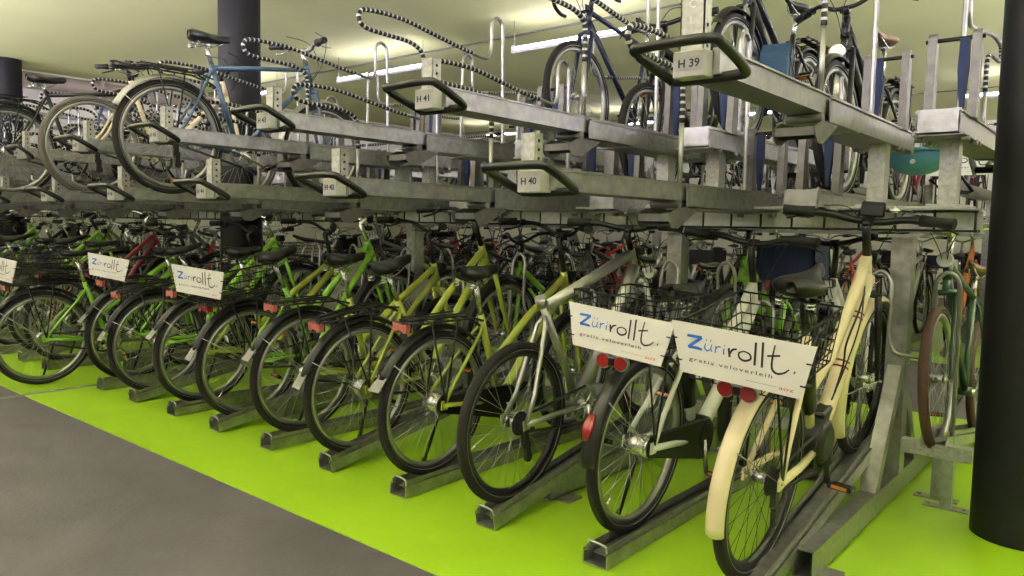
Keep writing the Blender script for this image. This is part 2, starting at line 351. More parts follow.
# ------------------------------------------------------------------ bicycle parts (local: +Y forward, rear hub at y=0, z=RH)
RH = .345
def ps(*a): return [(0, y, z) for y, z in a]
G = dict(bb=(.46, .285), head_t=(.955, .935), head_b=(.995, .825), fh=(1.125, .345))
def tire_mb(fat=.021, rad=.324):
    return MB().ring((0, 0, 0), rad, fat, 56, 10).mesh('tire', 'tire')
def wheel_meshes(kind):
    def tire():
        mname = {'brown': 'tire_brown', 'grey': 'tire_grey'}.get(kind, 'tire'); mb = MB().ring((0, 0, 0), .323, .022 if kind != 'fat' else .0225, 56, 10)
        for sgn in (-1, 1):     # thin reflective side line
            mb.ring((sgn * .0185, 0, 0), .314, .0022, 56, 4, mi=1)
        return mb.mesh('tire', [mname, 'rim'])
    def rim():
        mb = MB(); prof = [(-.013, .306), (-.013, .288), (-.006, .282), (.006, .282), (.013, .288), (.013, .306)]; n = 56; vs = []
        for i in range(n):
            a = 2 * PI * i / n
            for x, r in prof: vs.append((x, r * math.cos(a), r * math.sin(a)))
        k = len(prof); mb.add(vs, [(i * k + j, i * k + (j + 1) % k, ((i + 1) % n) * k + (j + 1) % k, ((i + 1) % n) * k + j) for i in range(n) for j in range(k)], 0, True)
        return mb.mesh('rim', 'rim_dark' if kind in ('dark', 'fat') else 'rim')
    def spokes():
        mb = MB(); n = 32
        for i in range(n):
            a = 2 * PI * i / n; sd = 1 if i % 2 else -1; d = (.42 if (i // 2) % 2 else -.42)
            mb.tube([(sd * .028, .026 * math.cos(a + d * 3), .026 * math.sin(a + d * 3)), (0, .284 * math.cos(a), .284 * math.sin(a))], .0011, 3)
        return mb.mesh('spokes', 'spoke_dark' if kind == 'dark' else 'spoke')
    def hub():
        mb = MB().cyl((-.033, 0, 0), (.033, 0, 0), .020, 14)
        for x in (-.03, .026): mb.cyl((x, 0, 0), (x + .004, 0, 0), .032, 16)
        mb.cyl((-.07, 0, 0), (.07, 0, 0), .006, 8); return mb.mesh('hub', 'chrome')
    def valve():
        return MB().cyl((0, .282, 0), (0, .245, 0), .003, 6).cyl((0, .262, 0), (0, .242, 0), .0042, 6).mesh('valve', 'chrome')
    return [cached(('w', kind, q), fn) for q, fn in (('t', tire), ('r', rim), ('s', spokes), ('h', hub), ('v', valve))]
def hub_gear():
    mb = MB().cyl((-.045, 0, 0), (.045, 0, 0), .042, 20).cyl((-.055, 0, 0), (-.045, 0, 0), .030, 16).cyl((.045, 0, 0), (.056, 0, 0), .050, 20); return mb.mesh('hub_gear', 'chrome')
def cassette():
    mb = MB()
    for k in range(6): mb.cyl((.026 + k * .005, 0, 0), (.029 + k * .005, 0, 0), .052 - k * .0055, 20)
    mb.box(.03, .05, .0, .03, -.10, -.03).cyl((.035, .02, -.10), (.045, .02, -.10), .022, 12).cyl((.035, .03, -.16), (.045, .03, -.16), .022, 12).box(.032, .05, .01, .04, -.17, -.09)
    return mb.mesh('derailleur', 'rim_dark')
def stays(mb, r=.009, w=.062, top=(.30, .70), sp=.022, mi=0, cs=.011):
    bb = G['bb']
    for s in (-1, 1):
        mb.tube([(s * w, 0, RH), (s * w * .8, .08, RH + .10), (s * sp, top[0] - .03, top[1] - .04), (0, top[0], top[1])], r, 8, mi=mi)
        mb.tube([(s * w, 0, RH), (s * w * .95, .18, RH - .02), (s * .032, bb[0] - .04, bb[1])], cs, 8, mi=mi)
        mb.box(s * w - .004, s * w + .004, -.018, .022, RH - .022, RH + .022, mi)
def frame_mb(style):
    mb = MB(); bb, ht, hb = G['bb'], G['head_t'], G['head_b']
    sx = lambda a, b, t: (a[0] + (b[0] - a[0]) * t, a[1] + (b[1] - a[1]) * t)
    mb.tube(ps(hb, ht), .0205, 14).cyl((-.036, bb[0], bb[1]), (.036, bb[0], bb[1]), .024, 14)
    if style == 'step':
        st = (.285, .745); mb.tube(ps(bb, st), .018, 12)
        mb.tube(ps(sx(hb, ht, .72), (.66, .70), sx(bb, st, .42)), .0205, 12)
        mb.tube(ps(sx(hb, ht, .22), (.74, .60), (.52, .34), bb), .0235, 12)
        stays(mb, .009, top=(.30, .70))
    elif style == 'diamond':
        st = (.255, .83); mb.tube(ps(bb, st), .016, 12); mb.tube(ps(sx(hb, ht, .75), sx(bb, st, .95)), .016, 12)
        mb.tube(ps(sx(hb, ht, .25), bb), .0185, 12); stays(mb, .009, top=(.265, .79))
    elif style == 'mtb':
        st = (.215, .83); mb.tube(ps(bb, st), .018, 12); mb.tube(ps(sx(hb, ht, .80), sx(bb, st, .93)), .026, 14)
        mb.tube(ps(sx(hb, ht, .18), (.90, .74), bb), .031, 14); stays(mb, .0105, top=(.24, .76), cs=.013)
        mb.cyl((-.028, .215, .825), (.028, .215, .825), .010, 8).tube(ps((.225, .80), (.211, .845)), .025, 12)
    elif style == 'ebike':
        st = (.30, .78); mb.tube(ps(bb, st), .020, 12)
        mb.tube(ps(sx(hb, ht, .9), (.80, .76), (.60, .60), sx(bb, st, .50)), .023, 14)
        mb.tube(ps(sx(hb, ht, .15), (.88, .70), (.70, .46), (.56, .33), bb), .033, 14)
        stays(mb, .011, top=(.315, .70), cs=.014)
    return mb
def frame_mesh(style, m): return cached(('frame', style, m), lambda: frame_mb(style).mesh('frame', [m]))
def fork_mesh(style, m):
    def fn():
        mb = MB(); hb, fh = G['head_b'], G['fh']; cr = (hb[0] + .022, hb[1] - .065)
        mb.tube(ps(hb, cr), .017, 10); mb.cyl((-.048, cr[0], cr[1]), (.048, cr[0], cr[1]), .015, 10)
        for s in (-1, 1):
            mb.tube([(s * .045, cr[0], cr[1]), (s * .048, cr[0] + .05, cr[1] - .20), (s * .050, fh[0] - .015, fh[1] + .06), (s * .050, fh[0], fh[1])], [.015, .014, .011, .010], 10)
        return mb.mesh('fork', m)
    return cached(('fork', style, m), fn)
def bar_mesh(style, m='gloss'):
    def fn():
        hx, hz = G['head_t']; mb = MB()
        if style == 'city':      # swept back with rise
            mb.tube(smooth([(-.30, -.16, .055), (-.24, -.11, .06), (-.14, -.01, .055), (-.05, .035, .01), (.05, .035, .01), (.14, -.01, .055), (.24, -.11, .06), (.30, -.16, .055)], 5), .011, 10)
        elif style == 'flat':
            mb.tube(smooth([(-.31, -.045, .03), (-.16, -.01, .025), (-.05, .03, .0), (.05, .03, .0), (.16, -.01, .025), (.31, -.045, .03)], 5), .0145, 10)
        elif style == 'drop':
            for s in (-1, 1): mb.tube(smooth([(0, .06, 0), (s * .12, .06, 0), (s * .20, .09, 0), (s * .21, .15, -.02), (s * .21, .15, -.09), (s * .21, .09, -.13), (s * .21, .03, -.135)], 5), .012, 10)
        return mb.mesh('handlebar', m)
    return cached(('bar', style, m), fn)
GRIPS = {'city': ((.30, -.16, .055), (.225, -.095, .061)), 'flat': ((.315, -.046, .03), (.20, -.02, .028))}
def grip_mesh(style, s, m='rubber'):
    a, b = GRIPS[style]; return cached(('grip', style, s, m), lambda: MB().tube([(s * a[0] * 1.01, a[1], a[2]), (s * (a[0] + b[0]) / 2, (a[1] + b[1]) / 2, (a[2] + b[2]) / 2), (s * b[0], b[1], b[2])], [.0215, .020, .023], 12).mesh('grip', m))
def lever_mesh(style, s, m='plastic'):
    a, b = GRIPS[style]
    def fn():
        mb = MB(); mb.tube([(s * b[0] * .93, b[1] + .012, b[2]), (s * b[0] * .85, b[1] + .03, b[2] - .004)], .019, 10)
        mb.tube(smooth([(s * b[0] * .90, b[1] + .03, b[2] - .004), (s * b[0], b[1] + .055, b[2] - .018), (s * (a[0] * .9), a[1] + .075, a[2] - .035), (s * a[0] * 1.02, a[1] + .05, a[2] - .045)], 4), [.006] * 13, 6, flat=.6)
        return mb.mesh('brake_lever', m)
    return cached(('lever', style, s, m), fn)
def stem_mesh(m, tall):
    def fn():
        hx, hz = G['head_t']; mb = MB(); d = Vector((0, -.34, .94)); mb.tube([(0, hx + .004, hz - .005), (0, hx - .34 * tall, hz + .94 * tall)], .0165, 12)
        mb.tube([(0, hx - .34 * tall, hz + .94 * tall - .01), (0, hx - .34 * tall + .035, hz + .94 * tall + .01)], .018, 10).cyl((-.022, hx - .34 * tall + .035, hz + .94 * tall + .01), (.022, hx - .34 * tall + .035, hz + .94 * tall + .01), .019, 12)
        return mb.mesh('stem', m)
    return cached(('stem', m, tall), fn)
def saddle_mesh(kind, m='leather'):
    def fn():
        mb = MB(); L = .285; n = 12; seg = 14; vs = []
        for i in range(n + 1):
            t = i / n; y = -.13 + L * t
            w = (.098 if kind == 'wide' else .072) * (1 - .80 * (1 / (1 + math.exp(-(t - .48) * 11)))) * (math.sin(min(t * 5.5 + .25, PI / 2)) if t < .25 else 1) * (1 if t < .93 else math.sqrt(max(0, 1 - ((t - .93) / .07) ** 2)) * .8 + .2)
            zt = .012 * (2 * t - 1) ** 2 + (.012 * (1 - t)); th = (.060 if kind == 'wide' else .046) - .02 * t
            if i in (0, n): th *= .55; w *= .75
            for k in range(seg):
                a = 2 * PI * k / seg; cx = math.copysign(abs(math.cos(a)) ** .8, math.cos(a)); cz = math.sin(a)
                vs.append((w * cx, y, zt + (th * .45 * cz if cz > 0 else th * .75 * cz) - .01 * abs(cx) ** 2))
        fs = [(i * seg + k, i * seg + (k + 1) % seg, (i + 1) * seg + (k + 1) % seg, (i + 1) * seg + k) for i in range(n) for k in range(seg)]
        fs += [tuple(range(seg)), tuple(n * seg + k for k in range(seg))]
        mb.add(vs, fs, 0, True)
        for s in (-1, 1): mb.tube(smooth([(s * .035, -.09, -.025), (s * .022, -.04, -.048), (s * .022, .03, -.05), (s * .012, .10, -.02)], 3), .004, 6, mi=1)
        if kind == 'wide':
            for s in (-1, 1): mb.ring((s * .05, -.09, -.045), .016, .004, 10, 5, axis='z', mi=1).ring((s * .05, -.09, -.058), .016, .004, 10, 5, axis='z', mi=1)
        return mb.mesh('saddle', [m, 'chrome'])
    return cached(('saddle', kind, m), fn)
def post_mesh(st, top, m):
    return cached(('post', st, top, m), lambda: MB().tube(ps(st, top), .0135, 10).cyl((-.018, top[0], top[1]), (.018, top[0], top[1]), .014, 8).mesh('seat_post', m))
def fender_mesh(front, m, w=.030):
    def fn():
        mb = MB(); n = 26; Rr = .366; a0, a1 = (R(40), R(205)) if front else (R(52), R({'cream': 186, 'black': 181}.get(m, 155))); vs = []; prof = [(-1, -.012), (-.9, -.002), (-.45, .008), (0, .011), (.45, .008), (.9, -.002), (1, -.012)]
        k = len(prof)
        for i in range(n + 1):
            a = a0 + (a1 - a0) * i / n
            for inner in (0, 1):
                for x, dz in prof:
                    r = Rr + dz - .0022 * inner; vs.append((x * (w - .0015 * inner), r * math.cos(a), r * math.sin(a)))
        for i in range(n):
            for inner in (0, 1):
                for j in range(k - 1):
                    a = i * 2 * k + inner * k + j; mb.add([], []) ; mb.f.append((a, a + 1, a + 2 * k + 1, a + 2 * k)); mb.m.append(0); mb.sm.append(True)
            for j in (0, k - 1): a = i * 2 * k + j; mb.f.append((a, a + k, a + 3 * k, a + 2 * k)); mb.m.append(0); mb.sm.append(False)
        for i in (0, n):
            for j in range(k - 1): a = i * 2 * k + j; mb.f.append((a, a + 1, a + k + 1, a + k)); mb.m.append(0); mb.sm.append(False)
        mb.v = vs + mb.v
        aa = R(143) if not front else R(172)
        for s in (-1, 1): mb.tube([(s * .055, 0, 0), (s * w, Rr * math.cos(aa), Rr * math.sin(aa))], .0022, 5, mi=1)
        return mb.mesh('front_fender' if front else 'rear_fender', [m, 'spoke' if m != 'cream' else 'rim'])
    return cached(('fender', front, m, w), fn)
def flap_mesh():
    def fn():
        vs = []; a0 = R(153)
        c = Vector((0, .366 * math.cos(a0), .366 * math.sin(a0))); t = Vector((0, -.66, -.75))
        mb = MB(); p = [(-.026, 0), (.026, 0), (.033, .075), (-.033, .075)]
        A = [c + Vector((x, 0, 0)) + t * d for x, d in p]; B = [a + Vector((0, -.004, .001)) for a in A]
        mb.add(A + B, [(0, 1, 2, 3), (7, 6, 5, 4), (0, 4, 5, 1), (1, 5, 6, 2), (2, 6, 7, 3), (3, 7, 4, 0)]); return mb.mesh('mudflap', 'flapgrey')
    return cached('flap', fn)
def rack_mesh(m='plastic'):
    def fn():
        mb = MB(); z = .745
        for s in (-1, 1):
            mb.tube([(s * .06, .24, z - .02), (s * .065, .16, z), (s * .065, -.19, z), (s * .02, -.225, z)], .0055, 7)
            for yy in (-.06, .06): mb.tube([(s * .066, .005, RH + .01), (s * .068, yy * 1.4 - .03, z)], .0045, 6)
        mb.tube([(-.02, -.225, z), (.02, -.225, z)], .0055, 7)
        for yy in (-.18, -.10, -.02, .08, .17): mb.tube([(-.065, yy, z), (.065, yy, z)], .004, 6)
        mb.box(-.022, .022, -.21, .16, z + .004, z + .009)
        mb.tube([(0, .17, z), (0, .29, z - .06)], .006, 6)
        for x in (-.03, .03): mb.tube([(x, -.20, z + .018), (x, .12, z + .022)], .004, 6)
        return mb.mesh('luggage_rack', m)
    return cached(('rack', m), fn)
def lens_mesh(kind, m):
    def fn():
        mb = MB(); z, y = (.735, -.275) if kind == 'double' else (.725, -.235)
        if kind == 'double':        # two round lenses joined by a waist
            for s in (-1, 1): mb.cyl((s * .036, y + .012, z), (s * .036, y - .006, z), .028, 20).cyl((s * .036, y - .006, z), (s * .036, y - .012, z), .024, 20, mi=1)
            mb.box(-.03, .03, y - .008, y + .012, z - .016, z + .016, 0, .003).box(-.012, .012, y - .013, y - .005, z - .012, z + .014, 2, .002)
        else:
            poly = [(-.045, .020), (-.018, .016), (.018, .016), (.045, .020), (.045, -.018), (.026, -.022), (.012, -.012), (-.012, -.012), (-.026, -.022), (-.045, -.018)]
            mb.prism([(a, z + b) for a, b in poly], y - .012, y + .012, 1, 'xz'); mb.prism([(a * 1.06, z + b * 1.1) for a, b in poly], y + .012, y + .018, 0, 'xz')
        mb.box(-.015, .015, y + .012, y + .03, z, z + .03, 0)
        return mb.mesh('tail_light', ['plastic' if kind != 'double' else 'rim', m, 'plastic'])
    return cached(('tail', kind, m), fn)
def crank_mesh(m='chrome'):
    def fn():
        mb = MB(); n = 40; vs = []
        for x in (.042, .046):
            for rr in (.092, .072): vs += [(x, rr * math.cos(2 * PI * i / n), rr * math.sin(2 * PI * i / n)) for i in range(n)]
        q = lambda l, i: l * n + i % n
        fs = []
        for i in range(n): fs += [(q(0, i), q(0, i + 1), q(1, i + 1), q(1, i)), (q(2, i), q(2, i + 1), q(3, i + 1), q(3, i)), (q(0, i), q(0, i + 1), q(2, i + 1), q(2, i)), (q(1, i), q(1, i + 1), q(3, i + 1), q(3, i))]
        mb.add(vs, fs)
        for k in range(5): a = 2 * PI * k / 5; mb.tube([(.044, 0, 0), (.044, .075 * math.cos(a), .075 * math.sin(a))], .0075, 5, flat=.6)
        mb.cyl((-.05, 0, 0), (.055, 0, 0), .015, 10)
        ca, sa = math.cos(R(-55)), math.sin(R(-55))
        mb.tube([(.055, 0, 0), (.062, .165 * ca, .165 * sa)], [.014, .011], 8, flat=.7); mb.tube([(-.055, 0, 0), (-.062, -.165 * ca, -.165 * sa)], [.014, .011], 8, flat=.7)
        return mb.mesh('crankset', m)
    return cached(('crank', m), fn)
def pedal_mesh(s):
    def fn():
        ca, sa = math.cos(R(-55)), math.sin(R(-55)); y, z = .165 * ca * s, .165 * sa * s
        mb = MB().cyl((s * .062, y, z), (s * .16, y, z), .006, 8, mi=1)
        for dy in (-.032, .032): mb.box(s * .075 if s > 0 else -.158, .158 if s > 0 else s * .075, y + dy - .009, y + dy + .009, z - .011, z + .011, 0, .003); mb.box(s * .117 - .028, s * .117 + .028, y + dy * 1.3 - .002, y + dy * 1.3 + .002, z - .006, z + .006, 2)
        mb.box(s * .078 - .004, s * .078 + .004, y - .04, y + .04, z - .009, z + .009).box(s * .155 - .004, s * .155 + .004, y - .04, y + .04, z - .009, z + .009)
        return mb.mesh('pedal', ['plastic', 'chrome', 'amber'])
    return cached(('pedal', s), fn)
def chaincase_mesh(kind, m):
    def fn():
        bb = G['bb']; mb = MB(); Y, Z = bb
        if kind == 'case':
            rb, rf = .040, .088; poly = []
            for k in range(13): a = R(90) + PI * k / 12; poly.append((rb * math.cos(a), RH + rb * math.sin(a)))
            for k in range(17): a = R(-90) + PI * k / 16; poly.append((Y + rf * math.cos(a), Z + rf * math.sin(a)))
            mb.prism(poly, .038, .058)
        else:       # open chain: two runs and a slim top guard
            mb.tube([(.046, 0, RH + .035), (.046, Y, Z + .090)], .0045, 5, flat=1.6).tube([(.046, 0, RH - .035), (.046, Y, Z - .090)], .0045, 5, flat=1.6)
        return mb.mesh('chain_guard' if kind == 'case' else 'chain', m)
    return cached(('case', kind, m), fn)
def kick_mesh():
    return cached('kick', lambda: MB().tube([(-.05, .10, RH - .03), (-.075, .03, RH - .30)], .008, 8).cyl((-.077, .028, RH - .30), (-.078, .02, RH - .315), .011, 8).mesh('kickstand', 'plastic'))
def basket_mesh(w=.17, y0=-.27, y1=.12, z0=.76, z1=.945, m='plastic'):
    def fn():
        mb = MB(); t = 1.0
        def loop(z, k): mb.tube([(-w * k, y0, z), (w * k, y0, z), (w * k, y1, z), (-w * k, y1, z)], .0032 if z < z1 else .0045, 5, True)
        for i in range(6): q = i / 5; loop(z0 + (z1 - z0) * q, .86 + .14 * q)
        nx, ny = 9, 10
        for i in range(nx + 1):
            u = -1 + 2 * i / nx
            for y in (y0, y1): mb.tube([(w * .86 * u, y, z0), (w * u, y, z1)], .0018, 4)
            mb.tube([(w * .86 * u, y0, z0), (w * .86 * u, y1, z0)], .0018, 4)
        for i in range(ny + 1):
            y = y0 + (y1 - y0) * i / ny
            for s in (-1, 1): mb.tube([(s * w * .86, y, z0), (s * w, y, z1)], .0018, 4)
            mb.tube([(-w * .86, y, z0), (w * .86, y, z0)], .0018, 4)
        return mb.mesh('basket', m)
    return cached(('basket', w, m, z0), fn)
def board_meshes():
    def b():
        mb = MB(); poly = [(-.217, 0), (.217, 0), (.190, -.152), (-.172, -.152)]; mb.prism(poly, -.003, .003, 0, 'xz')
        for x, z in ((-.203, -.05), (.205, -.05), (-.182, -.115), (.195, -.115)): mb.box(x - .010, x + .010, -.006, .03, z - .002, z + .002, 1)
        return mb.mesh('sign_board', ['board', 'plastic'])
    return cached('bd', b), cached('lg', lambda: logo_mb().mesh('lettering', ['inkblue', 'ink', 'inkred']))
def lamp_mesh(kind):
    def fn():
        mb = MB()
        if kind == 'round':
            mb.tube([(0, -.05, 0), (0, -.03, 0), (0, 0, 0), (0, .025, 0)], [.008, .028, .036, .037], 18).cyl((0, .025, 0), (0, .031, 0), .033, 18, mi=1)
        else: mb.box(-.028, .028, -.03, .02, -.022, .022, 0, .006).box(-.022, .022, .02, .024, -.016, .016, 1)
        return mb.mesh('headlight', ['chrome' if kind == 'round' else 'plastic', 'lamp'])
    return cached(('lampm', kind), fn)
def cable_mesh():
    def fn():
        hx, hz = G['head_t']; mb = MB()
        for s in (-1, 1): mb.tube(smooth([(s * .17, hx - .05, hz + .20), (s * .10, hx + .09, hz + .17), (s * .02, hx + .12, hz + .02), (s * .01, hx + .05, hz - .10)], 5), .0025, 5)
        return mb.mesh('cables', 'plastic')
    return cached('cables', fn)
def panel_mesh():
    poly = [(.475, .50), (.90, .845), (.94, .79), (.60, .46), (.50, .40)]
    def a(): return MB().prism(poly, -.006, .006).mesh('frame_panel', 'panel')
    def l():
        b = panel_logo_mb(); mb = MB()
        for s in (-1, 1):
            mtx = Matrix.Translation((s * .0075, .72, .625)) @ Matrix.Rotation(R(90) * s, 4, 'Z') @ Matrix.Rotation(R(-37), 4, 'Y') @ Matrix.Scale(.62, 4)
            mb.merge(b, mtx)
        return mb.mesh('lettering', 'ink')
    return cached('fp', a), cached('fpl', l)

SEATS = {'step': (.285, .745), 'diamond': (.255, .83), 'mtb': (.225, .80), 'ebike': (.30, .78)}
def bike(loc, label, rotz=0., tilt=0., lean=R(3.5), frame='step', paint='olive', wheel='plain', fender='plastic', saddle='narrow', seatz=.93, bar='city', barm='gloss', tall=.13,
         rack=True, tail='wide', tailm='pinklens', board=False, basket=False, panel=False, case=None, lamp='square', flap=True, gearhub=True, extra=None, steer=0., group=None, saddlem='leather', kick=True, name='bicycle', gripm='rubber', frontonly=False):
    if tilt > .1: loc = (loc[0], loc[1] + (.055 if rotz == 0 else -.055), loc[2])
    t = thing(name, label, 'bicycle', loc, (tilt, lean, rotz), group)
    def wh(nm, y, z, rear):
        te, ri, spk, hb, va = wheel_meshes(wheel); w = obj(nm, te, t, (0, y, z), (random.uniform(0, 6), 0, 0))
        obj('rim', ri, w); obj('spokes', spk, w); obj('valve', va, w)
        obj('hub', cached('hubg', hub_gear) if (rear and gearhub) else hb, w)
    wh('rear_wheel', 0, RH, True)
    obj('frame', frame_mesh(frame, paint), t)
    fa = G['fh']; ht = G['head_t']
    if steer:       # front assembly turned about the head tube
        fr = t; ax = Vector((0, -.34, .94)).normalized(); mt = Matrix.Translation((0, ht[0], ht[1])) @ Matrix.Rotation(steer, 4, ax) @ Matrix.Translation((0, -ht[0], -ht[1]))
    else: mt = Matrix.Identity(4)
    def fobj(nm, me, loc=(0, 0, 0), label=None, parent=None, rot=(0, 0, 0)):
        o = obj(nm, me, parent or t, label=label); m4 = Matrix.Translation(loc) @ Matrix.Rotation(rot[0], 4, 'X')
        o.matrix_local = (mt @ m4) if parent is None else m4; return o
    te, ri, spk, hb, va = wheel_meshes(wheel)
    w = fobj('front_wheel', te, (0, fa[0], fa[1]), rot=(random.uniform(0, 6), 0, 0)); obj('rim', ri, w); obj('spokes', spk, w); obj('hub', hb, w); obj('valve', va, w)
    fobj('fork', fork_mesh('std', 'plastic' if paint in ('silver', 'cream', 'white') and frame == 'ebike' else paint))
    fobj('stem', stem_mesh('plastic' if barm != 'chrome' else 'chrome', tall))
    bl = (0, ht[0] - .34 * tall, ht[1] + .94 * tall + .01); hbar = fobj('handlebar', bar_mesh(bar, barm), bl)
    if bar in GRIPS:
        for s in (-1, 1): obj('grip', grip_mesh(bar, s, gripm), hbar); obj('brake_lever', lever_mesh(bar, s, 'plastic' if barm != 'chrome' else 'chrome'), hbar)
    fobj('cables', cable_mesh())
    if lamp: fobj('headlight', lamp_mesh('round' if lamp == 'low' else lamp), (0, ht[0] + .075, ht[1] - .02) if lamp != 'low' else (0, ht[0] + .14, ht[1] - .20))
    if fender:
        fobj('front_fender', fender_mesh(True, fender), (0, fa[0], fa[1])); o = obj('rear_fender', fender_mesh(False, fender), t, (0, 0, RH))
        if flap: obj('mudflap', flap_mesh(), o)
    st = SEATS[frame]
    if seatz: k = (seatz - .05 - st[1]); top = (st[0] - .32 * k, st[1] + k)
    if seatz: obj('seat_post', post_mesh(st, (round(top[0], 3), round(top[1], 3)), 'chrome' if paint != 'cream' else 'plastic'), t)
    if seatz: obj('saddle', saddle_mesh(saddle, saddlem), t, (0, top[0] + .01, seatz), (R(5), 0, 0))
    if rack: obj('luggage_rack', rack_mesh(), t)
    if tail: obj('tail_light', lens_mesh(tail, tailm), t, (.012, 0, .022) if paint == 'cream' else ((.02, 0, -.025) if paint == 'white' and board else (0, 0, 0)))
    cr = obj('crankset', crank_mesh('chrome' if paint not in ('black', 'grey', 'cream') else 'rim_dark'), t, (0, G['bb'][0], G['bb'][1]), (random.uniform(-.6, .6) if not extra else -.35, 0, 0))
    for s in (-1, 1): obj('pedal', pedal_mesh(s), cr)
    obj('chain_guard' if case else 'chain', chaincase_mesh('case' if case else 'open', case or 'rim_dark'), t)
    if not gearhub: obj('derailleur', cached('cass', cassette), t, (0, 0, RH))
    if kick: obj('kickstand', kick_mesh(), t)
    if basket: obj('basket', basket_mesh(), t)
    if panel:
        a, l = panel_mesh(); p = obj('frame_panel', a, t); obj('lettering', l, p)
    if board:
        a, l = board_meshes(); p = obj('sign_board', a, t, board[:3], (R(-6), R(-.5 if tilt > .16 else 1.8), R(board[3] if len(board) > 3 else 0))); obj('lettering', l, p, (0, -.0042, 0))
    if extra: extra(t, hbar, mt)
    return t
ODD = R(8.5)
def slotx(i): return -1.5 - (8 - i) * .528     # lower slots of the near side
def rise(i): return i % 2 == 1

# --- near lower row, named from right to left
def cream_extra(t, hbar, mt):
    bb = G['bb']
    obj('motor', MB().tube([(-.05, bb[0] + .01, bb[1] + .02), (-.03, bb[0] + .01, bb[1] + .02), (.05, bb[0] + .01, bb[1] + .02), (.066, bb[0] + .01, bb[1] + .02)], [.07, .088, .088, .06], 22).box(-.028, .028, bb[0] + .04, bb[0] + .15, bb[1] + .02, bb[1] + .12, 0, .008).mesh('motor', 'plastic'), t)
    obj('battery', MB().tube(ps((.395, .46), (.325, .70)), [.03, .03], 14, flat=1.4).tube(ps((.41, .44), (.40, .46)), [.02, .03], 14).mesh('battery', 'gloss'), t)
    for k, (y, z) in enumerate(((.882, .705), (.868, .688), (.752, .535), (.738, .515))):
        obj('pinstripe', MB().tube([(0, y - .0022, z - .003), (0, y + .0022, z + .003)], .0338, 20).mesh('pinstripe', 'maroon'), t, label='thin dark red stripe')
    obj('cable_loop', MB().tube(smooth([(.03, .87, .80), (.055, .72, .76), (.05, .62, .66), (.035, .66, .56), (.03, .60, .46)], 6), .004, 6).tube(smooth([(.02, .90, .82), (.06, .74, .72), (.062, .62, .60), (.03, .57, .44)], 6), .003, 6).mesh('cable_loop', 'plastic'), t)
    d = MB().box(-.045, .045, -.012, .012, -.03, .03, 0, .006)
    obj('display', d.mesh('display', ['gloss', 'inkwhite']), hbar, (.015, .02, .050), (R(-14), 0, 0))
    obj('bell', MB().tube([(0, 0, 0), (0, 0, .012), (0, 0, .022)], [.024, .022, .008], 16).mesh('bell', 'chrome'), hbar, (.10, .0, .05))
bike((slotx(9) - .005, 2.475, .05), 'cream electric bicycle with cream mudguards and an advert board, nearest the camera', tilt=R(9.5), lean=R(5), frame='ebike', paint='cream', fender='cream', wheel='dark', saddle='wide', seatz=.975, bar='flat', tall=.145,
     tail='double', tailm='redlens', board=(.02, -.30, .945), basket=True, flap=False, gearhub=False, extra=cream_extra, lamp='square', kick=False)
def silver_extra(t, hbar, mt):
    a = R(176)
    obj('fender_reflector', MB().tube([(0, -.350, RH + .185), (0, -.372, RH + .14), (0, -.386, RH + .095)], [.012, .024, .014], 12, flat=.35).mesh('fender_reflector', 'redlens'), t, label='long oval red reflector')
    obj('battery', MB().tube(ps((.395, .44), (.325, .68)), [.032, .032], 14, flat=1.5).mesh('battery', 'plastic'), t)
    obj('motor', MB().tube([(-.05, .47, .30), (.05, .47, .30), (.062, .47, .30)], [.082, .082, .05], 20).mesh('motor', 'plastic'), t)
bike((slotx(8) + .01, 2.55, .04), 'silver and black electric bicycle with advert board, left of the cream one', tilt=0, frame='ebike', paint='white', fender='black', wheel='plain', saddle='wide', seatz=.93, bar='flat', tall=.19,
     tail='double', tailm='redlens', board=(.03, -.27, .89), basket=True, flap=False, gearhub=True, case='plastic', extra=silver_extra)
bike((slotx(7), 2.45, .05), 'bare silver mountain bicycle without saddle or mudguards, left of the silver electric bicycle', tilt=ODD, frame='mtb', paint='silver', fender=None, wheel='fat', saddle='narrow', seatz=None, bar='flat', tall=.10, lean=R(2),
     rack=False, tail=None, gearhub=False, kick=False)
bike((slotx(6), 2.49, .04), 'yellow-green step-through bicycle left of the bare silver mountain bicycle', frame='step', paint='olive', seatz=.955, tall=.20, saddle='wide', case='plastic')
bike((slotx(5), 2.47, .04), 'yellow-green step-through bicycle with raised front wheel, third left of the silver electric bicycle', tilt=ODD, frame='step', paint='olive', seatz=.94, saddle='wide', tall=.16)
bike((slotx(4), 2.51, .04), 'yellow-green bicycle with grey advert panel in its frame, near the middle of the row', frame='step', paint='olive', seatz=.975, saddle='wide', panel=True, tall=.20)
bike((slotx(3), 2.48, .04), 'lime bicycle with bright red tail lamp, wire basket and advert board, middle of the row', tilt=ODD, frame='step', paint='lime', board=(.06, -.285, .975, 10), basket=True, tailm='redlens', seatz=.95, saddle='wide', panel=True, barm='chrome')
bike((slotx(2), 2.49, .04), 'yellow-green bicycle with pinkish reflector just left of the mid-row advert board', frame='step', paint='olive', seatz=.98, saddle='wide', tall=.18)
bike((slotx(1), 2.43, .04), 'lime bicycle between the board bicycle of slot left and a yellow-green one', tilt=ODD, frame='step', paint='lime', seatz=.95, panel=True, barm='chrome')['label'] = 'lime bicycle with raised front wheel, first on the right of the narrow-looking advert board'
bike((slotx(0), 2.50, .04), 'lime bicycle carrying the second advert board from the left', frame='step', paint='lime', board=(.09, -.22, .925, 14), seatz=.95, basket=False, tall=.15)
bike((-6.17, 2.04, .0), 'lime bicycle standing free with full wheel in view and leftmost advert board', frame='step', paint='lime', board=(.09, -.29, .95, 10), basket=True, seatz=.96, wheel='plain', tilt=0)
